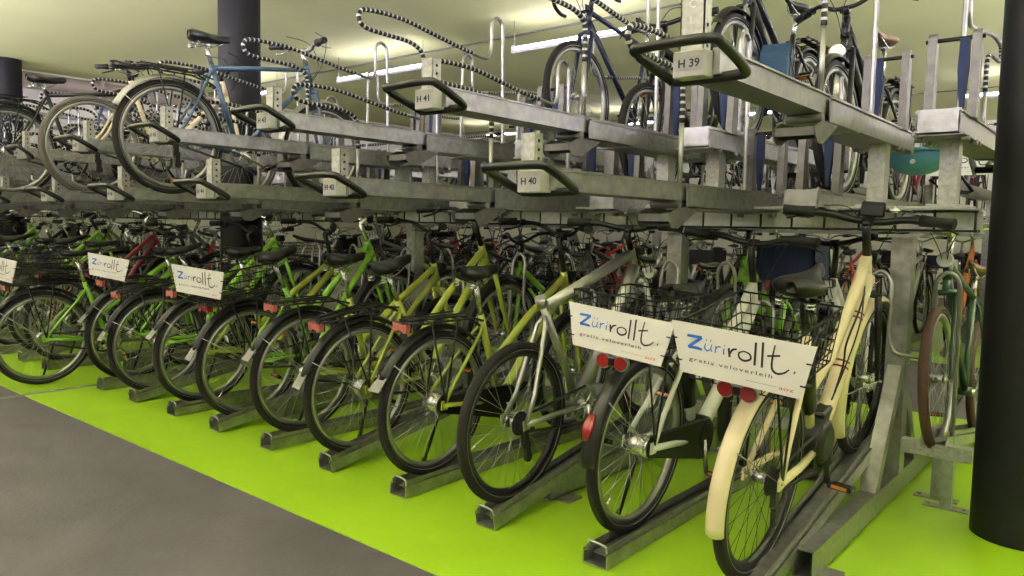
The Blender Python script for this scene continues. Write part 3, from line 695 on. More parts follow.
LOWPAL = [('black', 'diamond'), ('maroon', 'step'), ('grey', 'diamond'), ('lime', 'step'), ('olive', 'step'), ('black', 'step'), ('blue', 'diamond'), ('lime', 'step')]
CN = dict(black='black', maroon='maroon', grey='dark grey', lime='lime', olive='yellow-green', blue='steel blue', white='white', red='red', silver='silver', bottle='bottle green', orange='orange', cream='cream', yellow='yellow')
for i in range(-2, -13, -1):
    p, fr = LOWPAL[(-i - 2) % len(LOWPAL)]
    bike((slotx(i), 2.46 + random.uniform(-.05, .06), .04), '%s bicycle in the lower near row at the far left end' % CN[p], tilt=ODD if rise(i) else 0, frame=fr, paint=p, seatz=random.uniform(.93, 1.0), basket=(i % 3 == 0), tailm=random.choice(['redlens', 'pinklens']),
         barm=random.choice(['gloss', 'chrome']), group='%s bicycles in the lower near row at the far left end' % CN[p])

# --- far side lower row (front wheels towards the camera), slots at x = -.68 - .528 n
def opx(n): return -.68 - n * .528
def opp(n, label, group=None, **k):
    raised = (n % 2 == 0)
    return bike((opx(n), 5.11 + random.uniform(-.04, .04), .04), label, rotz=PI, tilt=ODD if raised else 0, group=group, **k)
opp(0, 'bottle green bicycle with brown tyres and round headlight beside the right pillar', frame='diamond', paint='bottle', wheel='brown', fender=None, lamp='round', rack=False, tail=None, bar='flat', barm='chrome', seatz=.97, saddlem='leather_brown')
opp(1, 'white and lime framed bicycle facing the camera behind the cream bicycle', frame='ebike', paint='white', seatz=.93, tall=.19, bar='flat', case='plastic')
opp(2, 'lime bicycle with grey tyres facing the camera between the two advert boards', frame='step', paint='lime', seatz=.95, bar='flat', wheel='grey')
opp(3, 'black bicycle with chrome handlebar facing the camera behind the silver electric bicycle', frame='diamond', paint='black', barm='chrome', lamp='round')
opp(4, 'dark grey bicycle facing the camera behind the silver mountain bicycle', frame='diamond', paint='grey', barm='chrome', bar='flat')
opp(5, 'lime arched bicycle facing the camera, seen above the silver top tube', frame='step', paint='lime', seatz=.97)
OP = [('black', 'diamond'), ('olive', 'step'), ('grey', 'diamond'), ('black', 'step'), ('blue', 'diamond'), ('black', 'diamond'), ('lime', 'step'), ('red', 'diamond'), ('grey', 'step'), ('black', 'diamond'), ('white', 'diamond')]
for n in range(6, 21):
    if n == 10: continue
    p, fr = OP[(n - 6) % len(OP)]
    opp(n, '%s bicycle in the lower row behind, facing the camera' % CN[p], '%s bicycles of the lower row behind' % CN[p], frame=fr, paint=p, seatz=random.uniform(.93, 1.0), barm=random.choice(['gloss', 'chrome']), bar=random.choice(['city', 'flat']), lamp=random.choice(['round', 'square', None]), basket=random.random() < .3)

# ------------------------------------------------------------------ rack: lower channels
def channel_mesh():
    def fn():
        mb = MB(); L = 1.62; p = [(-.052, .0), (.052, .0), (.052, .058), (.028, .058), (.028, .068), (.040, .072)]
        t = .004
        mb.box(-.052, .052, 0, L, 0, .005).box(-.052, -.047, 0, L, .005, .055).box(.047, .052, 0, L, .005, .055)
        for s in (-1, 1): mb.box(min(s * .034, s * .052), max(s * .034, s * .052), 0, L, .050, .055); mb.box(min(s * .034, s * .038), max(s * .034, s * .038), 0, L, .055, .074)
        mb.box(-.034, .034, .04, L, .030, .034)
        return mb.mesh('wheel_channel', 'galv')
    return cached('chan', fn)
def yoke_mesh():        # bent bracket over the mouth of each channel
    return cached('yoke', lambda: MB().tube(smooth([(-.036, .012, .05), (-.036, .012, .078), (-.028, .012, .086), (.028, .012, .080), (.040, .012, .070), (.042, .012, .045)], 4), .0045, 6).mesh('end_bracket', 'galv_flat'))
def hoop_mesh():        # inverted U tube over the front tyre, tail turned sideways
    def fn():
        pts = [(-.045, 1.28, .05), (-.045, 1.30, .45), (-.045, 1.32, .74), (-.040, 1.33, .82), (-.015, 1.335, .862), (.02, 1.335, .862), (.05, 1.33, .82), (.055, 1.32, .74), (.06, 1.31, .58), (.085, 1.31, .51), (.15, 1.31, .50), (.22, 1.31, .50)]
        return MB().tube(smooth(pts, 4), .0095, 8).mesh('wheel_holder', 'tube')
    return cached('hoop', fn)
def foot_mesh(h):
    return cached(('foot', h), lambda: MB().box(-.022, .022, -.022, .022, 0, h).box(-.09, .09, -.03, .03, 0, .006).cyl((-.07, 0, .006), (-.07, 0, .014), .008, 8).cyl((.07, 0, .006), (.07, 0, .014), .008, 8).mesh('foot', 'galv'))
def chan(x, y, rz, raised, label, group=None):
    t = thing('floor_rail', label, 'bike rail', (x, y, .0), (0, 0, rz), group)
    rot = (R(9.5) if raised else 0, 0, 0); o = obj('wheel_channel', channel_mesh(), t, (0, 0, .004), rot); obj('end_bracket', yoke_mesh(), o)
    obj('wheel_holder', hoop_mesh(), t, (0, .14, .18 if raised else 0.0))
    if raised: obj('foot', foot_mesh(.225), t, (0, 1.45, 0))
NM = {9: 'right under the cream bicycle', 8: 'under the silver and black electric bicycle', 7: 'under the bare silver mountain bicycle', 6: 'directly left of the mountain bicycle', 5: 'second left of the mountain bicycle', 4: 'under the bicycle with the grey frame panel', 3: 'under the bicycle with the red lamp and basket', 2: 'first left of the basket bicycle', 1: 'second left of the basket bicycle', 0: 'at the dark floor joint'}
for i in range(9, -13, -1):
    if i == -1: continue
    chan(slotx(i) + .045, 2.24, 0, rise(i), ('galvanised floor channel ' + (NM[i] if i in NM else 'beyond the free standing bicycle on the left')), None if i in NM else 'floor channels beyond the free standing bicycle')
for n in range(0, 23): chan(opx(n), 5.36, PI, n % 2 == 0, 'galvanised floor channel of the row behind, opening to the aisle beyond', 'floor channels of the row behind')

# ------------------------------------------------------------------ rack: frames, beams
FX = [-.855, -1.99, -4.1, -6.2, -8.3, -10.4, -12.2]
def frame_parts():
    base = MB(); a, b, c, d, q = -.035, .035, 2.64, 4.97, .004
    base.box(a, b, c, d, .012, .012 + q).box(a, b, c, d, .112 - q, .112).box(a, a + q, c, d, .012, .112).box(b - q, b, c, d, .012, .112)
    for y in (2.74, 4.86): base.box(-.10, .10, y - .05, y + .05, 0, .012)
    post = MB().box(-.043, .043, 3.765, 3.855, .112, 1.20).box(-.085, .085, 3.70, 3.92, 1.20, 1.215)
    br = MB()
    for s in (-1, 1):
        y0, y1 = 3.81 + s * .045, 3.81 + s * .36
        br.prism([(y0, .50), (y0, .62), (y1 + s * .02, .112), (y1 - s * .05, .112)], -.03, .03)
        br.cyl((-.033, y0 + s * .02, .56), (.033, y0 + s * .02, .56), .006, 8).cyl((-.033, y1 - s * .02, .145), (.033, y1 - s * .02, .145), .006, 8)
    return base.mesh('floor_beam', 'galv'), post.mesh('upright', 'galv'), br.mesh('brace', 'galv')
FB, FP, FBr = frame_parts()
FL = ['nearest one standing behind the cream bicycle', 'second one, behind the two advert boards', 'third one, between the yellow-green bicycles', 'fourth one, beside the left black pillar', 'fifth one from the right', 'sixth one from the right', 'last one near the far left wall']
for x, l in zip(FX, FL):
    t = thing('rack_frame', 'galvanised rack frame, ' + l, 'rack frame', (x, 0, 0))
    obj('floor_beam', FB, t); obj('upright', FP, t); obj('brace', FBr, t)
XL = -12.35
lb = MB(); lb.box(XL, -.56, 3.82, 3.91, 1.225, 1.232).box(XL, -.56, 3.82, 3.91, 1.318, 1.325).box(XL, -.56, 3.85, 3.856, 1.23, 1.32)
o = obj('long_beam', lb.mesh('long_beam', 'beam_pale')); tag(o, 'pale galvanised beam running the length of the rack under the upper deck', 'beam')
wt = MB()
SEG = ((-11.8, -6.38), (-5.96, -.56))
for a, b in SEG:
    for z in (1.235, 1.318): wt.tube([(a, 3.735, z), (b, 3.735, z)], .0052, 6)
    wt.tube([(a, 3.80, 1.235), (b, 3.80, 1.235)], .0052, 6)
k = 0
while XL + k * .155 < -.56:
    x = XL + k * .155
    if not any(a <= x <= b for a, b in SEG): k += 1; continue
    wt.tube([(x, 3.735, 1.325), (x, 3.735, 1.232), (x, 3.81, 1.232)], .0058, 5); k += 1
o = obj('cable_tray', wt.mesh('cable_tray', 'wire')); tag(o, 'dark wire cable tray with square cells along the front of the long beam', 'cable tray')
lower = MB()
for x0, x1 in ((-5.95, -.53), (-11.75, -6.40)): lower.box(x0, x1, 3.775, 3.83, .225, .285)
cb = thing('lower_crossbar', 'low galvanised crossbar carrying the raised channel ends, standing on T feet', 'beam', (0, 0, 0))
obj('bar', lower.mesh('bar', 'galv_flat'), cb)
for x in [-.62, -1.45, -2.5, -3.55, -4.6, -5.6, -6.7, -7.8, -8.9, -10., -11.2]: obj('foot', foot_mesh(.225), cb, (x, 3.80, 0))

# ------------------------------------------------------------------ rack: upper deck trays
def tray_channel():     # sliding tray, local y 0..2.15 from the handle end, tray top at z=0
    def fn():
        mb = MB(); L = 2.15
        mb.box(-.062, .062, 0, L, -.072, -.067).box(-.062, -.058, 0, L, -.067, 0).box(.058, .062, 0, L, -.067, 0)
        for s in (-1, 1):
            mb.box(min(s * .040, s * .070), max(s * .040, s * .070), 0, L, -.006, 0); mb.box(min(s * .040, s * .044), max(s * .040, s * .044), 0, L, -.030, -.006)
        mb.box(-.058, .058, 0, .006, -.067, -.006)
        return mb.mesh('sliding_tray', ['galv'])
    return cached('tray', fn)
def guide_channel():
    def fn():
        mb = MB(); a, b = .90, 2.17
        mb.box(-.078, .078, a, b, -.100, -.095).box(-.078, -.073, a, b, -.100, -.012).box(.073, .078, a, b, -.100, -.012)
        mb.box(-.088, -.073, a, b, -.018, -.012).box(.073, .088, a, b, -.018, -.012).box(-.095, .095, a + .35, b, -.106, -.100)
        mb.box(-.08, .08, b - .004, b, -.104, -.004)
        for s in (-1, 1):
            for y in (b - .35, b - .28, b - .10): mb.cyl((s * .070, y, -.112), (s * .100, y, -.112), .012, 8)
        for z in (-.014, -.09):
            for x in (-.07, .07): mb.cyl((x, b - .001, z), (x, b + .004, z), .005, 6)
        return mb.mesh('fixed_guide', ['galv'])
    return cached('guide', fn)
def roller_mesh():
    def fn():
        mb = MB(); y = .86; mb.cyl((-.066, y, -.088), (.066, y, -.088), .018, 14)
        for s in (-1, 1): mb.prism([(y - .10, -.165), (y - .115, -.135), (y - .04, -.105), (y + .14, -.103), (y + .10, -.125), (y + .02, -.165), (y - .03, -.188), (y - .08, -.185)], s * .074 - .003, s * .074 + .003)
        mb.box(-.074, .074, y - .10, y - .094, -.16, -.13).cyl((-.074, y - .05, -.152), (.074, y - .05, -.152), .017, 12, mi=1)
        return mb.mesh('roller_bracket', ['galv_dark', 'rubber'])
    return cached('roller', fn)
def handle_mesh():
    def fn():
        pts = [(-.150, -.095, -.006), (-.115, -.102, .002), (.070, -.102, .002), (.105, -.075, -.014), (.130, .012, -.066), (.100, .024, -.076), (-.070, .024, -.076), (-.100, .010, -.066)]
        return MB().tube(smooth(pts, 5, True), .0145, 12, True).mesh('handle', 'gloss')
    return cached('hand', fn)
def box_mesh():
    return cached('nb', lambda: MB().box(-.058, .040, -.045, .06, -.080, -.008, 0, .003).cyl((.0395, .01, -.045), (.0415, .01, -.045), .009, 10, mi=1).mesh('number_box', ['box', 'rim_dark', 'box']))
def upright_mesh(tallp=False):
    def fn():
        mb = MB(); x0, x1, y = (-.118, -.058, .045) if not tallp else (-.115, -.038, .10); h = .20 if tallp else .125
        mb.box(x0, x1, y, y + .004, -.07, h).box(x0, x0 + .004, y, y + .045, -.07, h).box(x1 - .004, x1, y, y + .045, -.07, h).box(x0, x1, y, y + .045, h - .002, h + .002)
        for k in range(4): mb.cyl((x1 - .001, y + .022, .01 + k * .03), (x1 + .0015, y + .022, .01 + k * .03), .006, 8, mi=1)
        mb.box(x1, .04, y, y + .004, -.02, .0)
        return mb.mesh('front_stop', ['galv_flat', 'rubber'])
    return cached(('upr', tallp), fn)
def arm_meshes():
    dx = .035
    low = [(.91, .0), (.91, .36), (.905, .405), (.875, .44), (.80, .462), (.66, .468), (.54, .472), (.49, .485), (.468, .515), (.478, .548), (.52, .565), (.66, .572), (.80, .565), (1.0, .535), (1.20, .505), (1.30, .495)]
    def sleeve():
        P = smooth([(dx + (.0 if k < 9 else .0), y, z) for k, (y, z) in enumerate(low[1:])], 8)
        P = [Vector((dx, .91, .25 + .012 * k)) for k in range(9)] + P
        out = [P[0]]; acc = 0; step = .0098     # resample
        for a, b in zip(P[:-1], P[1:]):
            d = (b - a).length; s0 = acc
            if d < 1e-6: continue
            while acc + d >= step:
                t = (step - acc) / d; a = a.lerp(b, t); d = (b - a).length; out.append(a.copy()); acc = 0
                if d < 1e-7: break
            acc += d
        return MB().tube(out, .0120, 8, mi=lambda i: 1 if i % 3 == 2 else 0).mesh('striped_sleeve', ['rubber', 'stripewhite'])
    def tubes():
        mb = MB().tube([(dx, .91, -.03), (dx, .91, .27)], .0105, 10)
        tail = [(1.28, .497), (1.38, .485), (1.43, .49), (1.455, .53), (1.46, .60), (1.46, .68), (1.475, .72), (1.51, .735), (1.545, .72), (1.56, .68), (1.565, .50), (1.57, .25), (1.575, -.03)]
        mb.tube(smooth([(dx, y, z) for y, z in tail], 5), .0105, 10); return mb.mesh('guard_arm', 'tube')
    return cached('armt', tubes), cached('arms', sleeve)
def clamp_mesh():
    def fn():
        mb = MB(); y = 1.93
        for s in (-1, 1):
            x = s * .082; mb.prism([(y - .035, -.02), (y + .035, -.02), (y + .016, .33), (y + .004, .345), (y - .016, .34), (y - .022, .32)], x - .017, x + .017)
        mb.cyl((-.11, y, .315), (.11, y, .315), .009, 8, mi=1)
        return mb.mesh('wheel_clamp', ['galv_dark', 'rubber'])
    def pad():
        mb = MB(); y = 1.93; mb.prism([(-.055, .315), (-.020, .315), (-.016, .18), (-.030, .02), (-.045, .02), (-.058, .18)], y - .010, y + .010, 0, 'xz'); return mb.mesh('strap', 'navy')
    return cached('clamp', fn), cached('strap', pad)
def number_mesh(s):
    def fn():
        mb = MB().box(-.042, .042, -.0005, .0005, -.019, .019, 1); mb.merge(text_mb(s, .031, .0004, .064, bold=.02), Matrix.Translation((0, -.0012, -.0008)) @ Matrix.Rotation(R(90), 4, 'X')); return mb.mesh('number_label', ['ink', 'box' if s != 'H 39' else 'labelgrey'])
    return cached(('num', s), fn)
def cl_mesh():
    def fn():
        mb = MB()
        for k, ch in enumerate('CL'): mb.merge(text_mb(ch, .034, .0004, bold=.02), Matrix.Translation((-.076, .0985, .160 - k * .048)) @ Matrix.Rotation(R(90), 4, 'X'))
        return mb.mesh('lettering', 'inkwhite')
    return cached('cl', fn)
def tray(x, y, zt, rz, label, group, number=None, cl=False, short=False):
    t = thing('upper_tray', label, 'bike tray', (x, y, zt), (0, 0, rz), group)
    tr = obj('sliding_tray', tray_channel(), t); obj('fixed_guide', guide_channel(), t); obj('roller_bracket', roller_mesh(), t)
    if short: tr.scale = (1, .66, 1); bpy.data.objects.remove([c for c in t.children if c.name.startswith('fixed_guide')][0])
    obj('handle', handle_mesh(), tr); nb = obj('number_box', box_mesh(), tr); u = obj('front_stop', upright_mesh(cl), tr)
    a, s = arm_meshes(); ar = obj('guard_arm', a, t); obj('striped_sleeve', s, ar)
    if not short: a, s = clamp_mesh(); ar = obj('wheel_clamp', a, t); obj('strap', s, ar)
    if number: obj('number_label', number_mesh(number), nb if False else t, (-.008, -.0465, -.044))
    if cl: obj('lettering', cl_mesh(), t)
    return t
ZH, ZL = 1.72, 1.41
TL = ['high galvanised tray nearest the camera, its grey label reading H 39', 'low tray right of centre whose white box reads H 40', 'high tray with a perforated stop plate and box reading H 41', 'low tray left of centre with box reading H 42',
      'high tray with box reading H 43, in front of the left black pillar', 'low tray just below and left of the H 43 handle', 'high tray running past the chainring of the blue bicycle', 'low tray carrying the steel blue bicycle',
      'high tray between the blue bicycle and the worn-tyre bicycle', 'low tray carrying the bicycle with the pale worn tyre', 'short high tray ending at the left black pillar']
for n in range(39, 60):
    x = -1.0 - (n - 39) * .528 - (0 if n % 2 else .03); zt = ZH if n % 2 else ZL
    near = n <= 49
    tray(x, 2.0, zt, 0, TL[n - 39] if near else 'galvanised upper deck tray at the far left end of the near side', None if near else 'upper trays at the far left end', 'H %d' % n, n == 39, n == 49)
for n in range(0, 21):
    if n == 10: continue
    tray(opx(n), 5.62, ZH if n % 2 == 0 else ZL, PI, 'galvanised upper tray of the far side, its square end facing the camera' if n > 2 else ['upper tray of the far side whose end box sits beside the right pillar', 'lower-level far side tray whose end box is under the H 39 guide', 'far side upper tray whose end box stands right of the H 41 guide'][n],
         'upper trays of the far side' if n > 2 else None)
# short posts carrying the high trays on the deck
sp = {}
def short_post(x, label, g=None):
    me = cached('shortpost', lambda: MB().box(-.035, .035, 3.66, 3.74, 1.345, 1.614).box(-.07, .07, 3.62, 3.78, 1.335, 1.345).mesh('short_post', 'galv_flat'))
    o = obj('deck_post', me, loc=(x, 0, 0)); tag(o, label, 'post', g)
short_post(-.955, 'short galvanised post under the inner end of the nearest high tray'); short_post(-.67, 'short galvanised post nearest the right pillar, under the far side tray')
short_post(-2.02, 'galvanised post under the inner end of the second high tray'); short_post(-1.735, 'short galvanised post just right of the H 41 tray')
for k in range(2, 11): short_post(-.955 - 1.056 * k, 'short galvanised post carrying a high tray left of H 41', 'deck posts left of H 41'); short_post(-.67 - 1.056 * k, 'short galvanised post carrying a high tray left of H 41', 'deck posts left of H 41')
dk = MB()
for y in (3.60, 3.95): dk.box(XL, -.56, y, y + .05, 1.326, 1.336)
o = obj('deck_strip', dk.mesh('deck_strip', 'galv_flat')); tag(o, 'flat steel strips on top of the long beam carrying the short posts', 'beam')

# ------------------------------------------------------------------ bicycles on the upper deck
def ntx(n): return -1.0 - (n - 39) * .528
bike((-4.67, 2.28, ZL - .03), 'steel blue bicycle with chrome rack on the near upper deck, behind the H 43 handle', frame='diamond', paint='blue', wheel='plain', fender='rim', saddle='wide', seatz=.98, bar='flat', barm='chrome', tail=None, flap=False, gearhub=False, kick=False, tall=.10, lamp=None)
bike((-5.74, 2.25, ZL - .03), 'cream framed bicycle with pale worn tyre on the near upper deck', frame='diamond', paint='cream', wheel='grey', fender=None, saddle='narrow', seatz=.93, bar='flat', tail=None, rack=False, gearhub=False, kick=False, tall=.05, lamp=None)
bike((-6.80, 2.06, ZL - .03), 'black bicycle on the near upper deck in front of the leftmost pillar', frame='diamond', paint='black', wheel='plain', fender='plastic', saddle='wide', seatz=.92, bar='city', tail='wide', tailm='redlens', gearhub=True, kick=False)
def oup(n, label, group=None, **k):
    return bike((opx(n), 5.11, (ZH if n % 2 == 0 else ZL) - .03), label, rotz=PI, kick=False, group=group, **k)
oup(1, 'black city bicycle with round headlight on the far upper deck behind the H 39 tray', frame='step', paint='black', fender='plastic', wheel='plain', lamp='low', bar='city', tall=.03, seatz=.97, saddlem='leather_brown')
b2 = oup(2, 'black bicycle on the far upper deck carrying a blue pannier', frame='step', paint='black', fender='plastic', lamp=None, bar='flat', tall=.12)
oup(3, 'black mountain bicycle with silver fork on the far upper deck left of H 39', frame='mtb', paint='black', wheel='plain', fender=None, rack=False, tail=None, bar='flat', lamp='round')
oup(4, 'dark blue road bicycle on the far upper deck, in front of the lit strip lamp', frame='diamond', paint='midnight', wheel='plain', fender=None, rack=False, tail=None, bar='drop', lamp='square', seatz=.97)
for n, p in ((13, 'black'), (15, 'blue'), (16, 'black'), (18, 'blue')):
    oup(n, '%s bicycle on the far upper deck towards the left' % CN[p], '%s bicycles on the far upper deck towards the left' % CN[p], frame='diamond', paint=p, bar='flat', seatz=.94, fender='plastic' if n % 2 else None, barm='chrome')

# blue bag, crates and small carried things
bag = MB(); prof = [(0, 0), (.30, 0), (.33, .10), (.31, .24), (.24, .30), (.06, .30), (-.01, .22), (-.03, .10)]
bag.prism([(a, b) for a, b in prof], -.075, .075, 0, 'yz')
for y in (.06, .22): bag.box(-.079, .079, y, y + .025, -.002, .30, 1)
bag.box(-.08, .08, .02, .28, .20, .215, 1)
b_ = obj('pannier_bag', bag.mesh('pannier_bag', ['bagblue', 'plastic']), loc=(opx(2) + .10, 4.15, ZH + .26), rot=(R(-12), 0, R(14))); tag(b_, 'blue pannier bag hanging on the upper bicycle right of the H 39 sign', 'bag')
def crate(x, y, z, w, d, h, m, label, cat='crate'):
    mb = MB(); t = .012
    mb.box(-w, w, -d, d, 0, t).box(-w, -w + t, -d, d, t, h).box(w - t, w, -d, d, t, h).box(-w, w, -d, -d + t, t, h).box(-w, w, d - t, d, t, h).box(-w - .01, w + .01, -d - .01, -d + .004, h - .02, h).box(-w - .01, w + .01, d - .004, d + .01, h - .02, h)
    for k in range(5):
        xx = -w + w * 2 * (k + .5) / 5; mb.box(xx - .006, xx + .006, -d - .006, -d, .02, h - .02)
    o = obj('crate', mb.mesh('crate', m), loc=(x, y, z)); tag(o, label, cat)
crate(-1.62, 4.55, .93, .17, .13, .21, 'navy', 'navy blue crate on a rear bicycle behind the cream bicycle saddle')
tl = MB(); n = 20; vs = []
for i in range(9):
    a = -PI / 2 + PI / 2 * i / 8
    for k in range(n): q = 2 * PI * k / n; vs.append((.17 * math.cos(a) * math.cos(q), .12 * math.cos(a) * math.sin(q), .13 * math.sin(a)))
tl.add(vs, [(i * n + k, i * n + (k + 1) % n, (i + 1) * n + (k + 1) % n, (i + 1) * n + k) for i in range(8) for k in range(n)], 0, True)
tl.tube([(.175 * math.cos(2 * PI * k / n), .125 * math.sin(2 * PI * k / n), 0) for k in range(n)], .012, 8, True).cyl((0, -.10, -.06), (0, -.125, -.065), .012, 10, mi=1)
o = obj('helmet', tl.mesh('helmet', ['teal', 'inkwhite']), loc=(-.98, 4.55, 1.66)); tag(o, 'upturned teal cycle helmet between the short deck posts near the right pillar', 'helmet')

# ------------------------------------------------------------------ second double rack, seen through the first: each bicycle one mesh
def simple_bike(p, fr, fend, bk, tirem='tire'):
    def fn():
        mats = ['plastic', p, tirem, 'rim', 'chrome', 'leather', 'redlens', 'spoke']; mb = MB()
        for y in (0, G['fh'][0]):
            mb.ring((0, y, RH), .323, .022, 30, 6, mi=2).ring((0, y, RH), .292, .012, 30, 5, mi=3).cyl((-.04, y, RH), (.04, y, RH), .03, 8, mi=4)
            for k in range(14): a = 2 * PI * k / 14; mb.tube([(0, y, RH), (0, y + .29 * math.cos(a), RH + .29 * math.sin(a))], .0016, 3, mi=7)
            if fend: mb.ring((0, y, RH), .364, .018, 16, 5, a0=R(40), a1=R(190), mi=0)
        fm = frame_mb(fr); mb.merge(fm, None, 1)
        hb, fh, ht = G['head_b'], G['fh'], G['head_t']
        for s in (-1, 1): mb.tube([(s * .03, hb[0] + .02, hb[1] - .06), (s * .05, fh[0], fh[1])], .012, 6, mi=1)
        mb.tube(ps(ht, (ht[0] - .05, ht[1] + .16)), .015, 6, mi=4)
        mb.tube(smooth([(-.30, .80, 1.14), (-.14, .90, 1.14), (0, .95, 1.09), (.14, .90, 1.14), (.30, .80, 1.14)], 4), .011, 6, mi=4)
        for s in (-1, 1): mb.tube([(s * .30, .80, 1.14), (s * .22, .85, 1.14)], .018, 6, mi=0)
        st = SEATS[fr]; mb.tube(ps(st, (st[0] - .03, .90)), .0135, 6, mi=4)
        mb.tube([(0, .12, .94), (0, .18, .945), (0, .28, .95), (0, .39, .945)], [.05, .075, .035, .018], 8, mi=5, flat=.4)
        if bk: mb.box(-.16, .16, -.26, .08, .76, .765); mb.box(-.16, -.155, -.26, .08, .765, .94).box(.155, .16, -.26, .08, .765, .94).box(-.16, .16, -.26, -.255, .765, .94)
        for s in (-1, 1): mb.tube([(s * .06, .24, .73), (s * .065, -.27, .745)], .006, 5); mb.tube([(s * .066, 0, RH), (s * .068, -.1, .745)], .005, 5)
        for y in (-.25, -.12, 0, .12): mb.tube([(-.06, y, .745), (.06, y, .745)], .005, 5)
        mb.box(-.04, .04, -.32, -.295, .69, .735, 6)
        mb.cyl((.04, G['bb'][0], G['bb'][1]), (.05, G['bb'][0], G['bb'][1]), .085, 16, mi=4)
        return mb.mesh('bicycle', mats)
    return cached(('sb', p, fr, fend, bk, tirem), fn)
VAR = [('black', 'diamond', True, False), ('lime', 'step', True, True), ('red', 'diamond', False, False), ('white', 'diamond', True, False), ('black', 'step', True, True), ('blue', 'diamond', False, False), ('silver', 'mtb', False, False), ('orange', 'step', True, False), ('grey', 'diamond', True, True), ('maroon', 'step', True, False)]
YC2 = 10.05
rnd = random.Random(3)
def rowbikes(ybase, rz, z0, xs0, odd, where, count, skip=.0):
    for n in range(count):
        if rnd.random() < skip: continue
        v = VAR[rnd.randrange(len(VAR))]; x = xs0 - n * .528; hi = (n % 2 == odd)
        zz = .04 if z0 == 0 else ((ZH if hi else ZL) - .03)
        o = obj('bicycle', simple_bike(*v), loc=(x, ybase + rnd.uniform(-.06, .06), zz), rot=((ODD if (z0 == 0 and hi) else 0), 0, rz)); tag(o, '%s bicycle in the %s' % (CN[v[0]], where), 'bicycle', '%s bicycles in the %s' % (CN[v[0]], where))
rowbikes(YC2 - 1.31, 0, 0, .64, 0, 'lower row across the aisle behind the rack', 24)
rowbikes(YC2 + 1.31, PI, 0, .40, 1, 'lower row on the back of the distant rack', 24)
rowbikes(YC2 - 1.31, 0, 1, .64, 0, 'upper deck across the aisle behind the rack', 24, .45)
rowbikes(YC2 + 1.31, PI, 1, .40, 1, 'upper deck on the back of the distant rack', 24, .5)
def simple_tray():
    def fn():
        mats = ['galv', 'gloss', 'box', 'rubber', 'stripewhite', 'tube']; mb = MB()
        mb.box(-.062, .062, 0, 2.15, -.072, -.066).box(-.062, -.057, 0, 2.15, -.066, 0).box(.057, .062, 0, 2.15, -.066, 0).box(-.078, .078, .9, 2.17, -.1, -.072)
        mb.tube([(-.165, -.115, .012), (-.13, -.125, .03), (.10, -.125, .03), (.165, .035, -.09), (.13, .048, -.105), (-.07, .048, -.105)], .0165, 6, True, mi=1).box(-.06, .05, -.045, .06, -.092, -.008, 2)
        pts = [(-.045, y, z) for y, z in [(.91, 0), (.91, .40), (.80, .462), (.52, .472), (.468, .515), (.52, .565), (.80, .565), (1.3, .495), (1.43, .49), (1.46, .68), (1.51, .73), (1.56, .68), (1.575, 0)]]
        mb.tube(pts, .0125, 6, mi=lambda i: 3 if 1 <= i <= 6 else 5); return mb.mesh('upper_tray', mats)
    return cached('stray', fn)
for side, (yb, rz, x0, od) in enumerate(((YC2 - 1.80, 0, .64, 0), (YC2 + 1.80, PI, .40, 1))):
    for n in range(24):
        w = ('across the aisle behind the rack', 'on the back of the distant rack')[side]
        o = obj('upper_tray', simple_tray(), loc=(x0 - n * .528, yb, ZH if n % 2 == od else ZL), rot=(0, 0, rz)); tag(o, 'galvanised upper tray ' + w, 'bike tray', 'upper trays ' + w)
        o = obj('floor_rail', channel_mesh(), loc=(x0 - n * .528, YC2 - 1.56 if side == 0 else YC2 + 1.56, .004), rot=(R(9.5) if n % 2 == od else 0, 0, rz)); tag(o, 'galvanised floor channel ' + w, 'bike rail', 'floor channels ' + w)
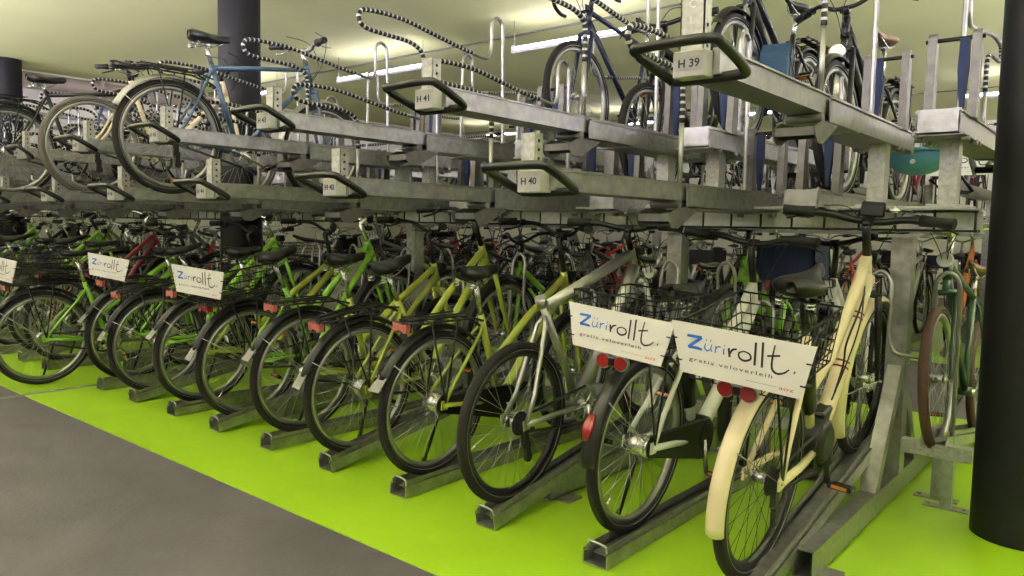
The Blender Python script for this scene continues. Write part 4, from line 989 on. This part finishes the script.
for k in range(7):
    mb = cached('sframe', lambda: MB().box(-.035, .035, -1.16, 1.16, .01, .11).box(-.05, .05, -.045, .045, .11, 1.2).box(-.035, .035, -.04, .04, 1.2, 1.6).mesh('rack_frame', 'galv'))
    o = obj('rack_frame', mb, loc=(.7 - k * 2.1, YC2, 0)); tag(o, 'galvanised frame of the distant second rack', 'rack frame', 'frames of the distant second rack')
o = obj('long_beam', MB().box(XL, .9, YC2 - .05, YC2 + .05, 1.2, 1.32).mesh('long_beam', 'galv_flat')); tag(o, 'long beam under the upper deck of the distant second rack', 'beam')
# advert board on a distant upper bicycle
a, l = board_meshes()
o = obj('sign_board', a, loc=(-1.36, 7.9, 1.98)); o.scale = (1.5, 1, 1.5); o2 = obj('lettering', l, o, (0, -.0042, 0)); 
tag(o, 'white advert board high in the distance beside the right pillar', 'sign')

# ------------------------------------------------------------------ world, camera, view
w = bpy.data.worlds.new('world'); sc.world = w; w.use_nodes = True
w.node_tree.nodes['Background'].inputs[0].default_value = (.9, 1, .85, 1); w.node_tree.nodes['Background'].inputs[1].default_value = .0
cam = bpy.data.cameras.new('camera'); co = bpy.data.objects.new('camera', cam); col.objects.link(co); sc.camera = co
fpx, yaw, pit, rol, ch = 761.62, .694718, .080635, .0186255, 1.218
F = Vector((-math.sin(yaw) * math.cos(pit), math.cos(yaw) * math.cos(pit), -math.sin(pit)))
Rt = Vector((math.cos(yaw), math.sin(yaw), 0)); U = Rt.cross(F)
R2 = Rt * math.cos(rol) + U * math.sin(rol); U2 = -Rt * math.sin(rol) + U * math.cos(rol)
co.matrix_world = Matrix(((R2.x, U2.x, -F.x, 0), (R2.y, U2.y, -F.y, 0), (R2.z, U2.z, -F.z, ch), (0, 0, 0, 1)))
cam.sensor_width = 36; cam.lens = fpx / 1024 * 36; cam.clip_start = .02; cam.clip_end = 100
sc.view_settings.view_transform = 'Standard'; sc.view_settings.look = 'None'; sc.view_settings.gamma = 1; sc.view_settings.use_curve_mapping = False
sc.view_settings.exposure = 0.02
sc.cycles.max_bounces = 9; sc.cycles.diffuse_bounces = 7; sc.cycles.glossy_bounces = 3
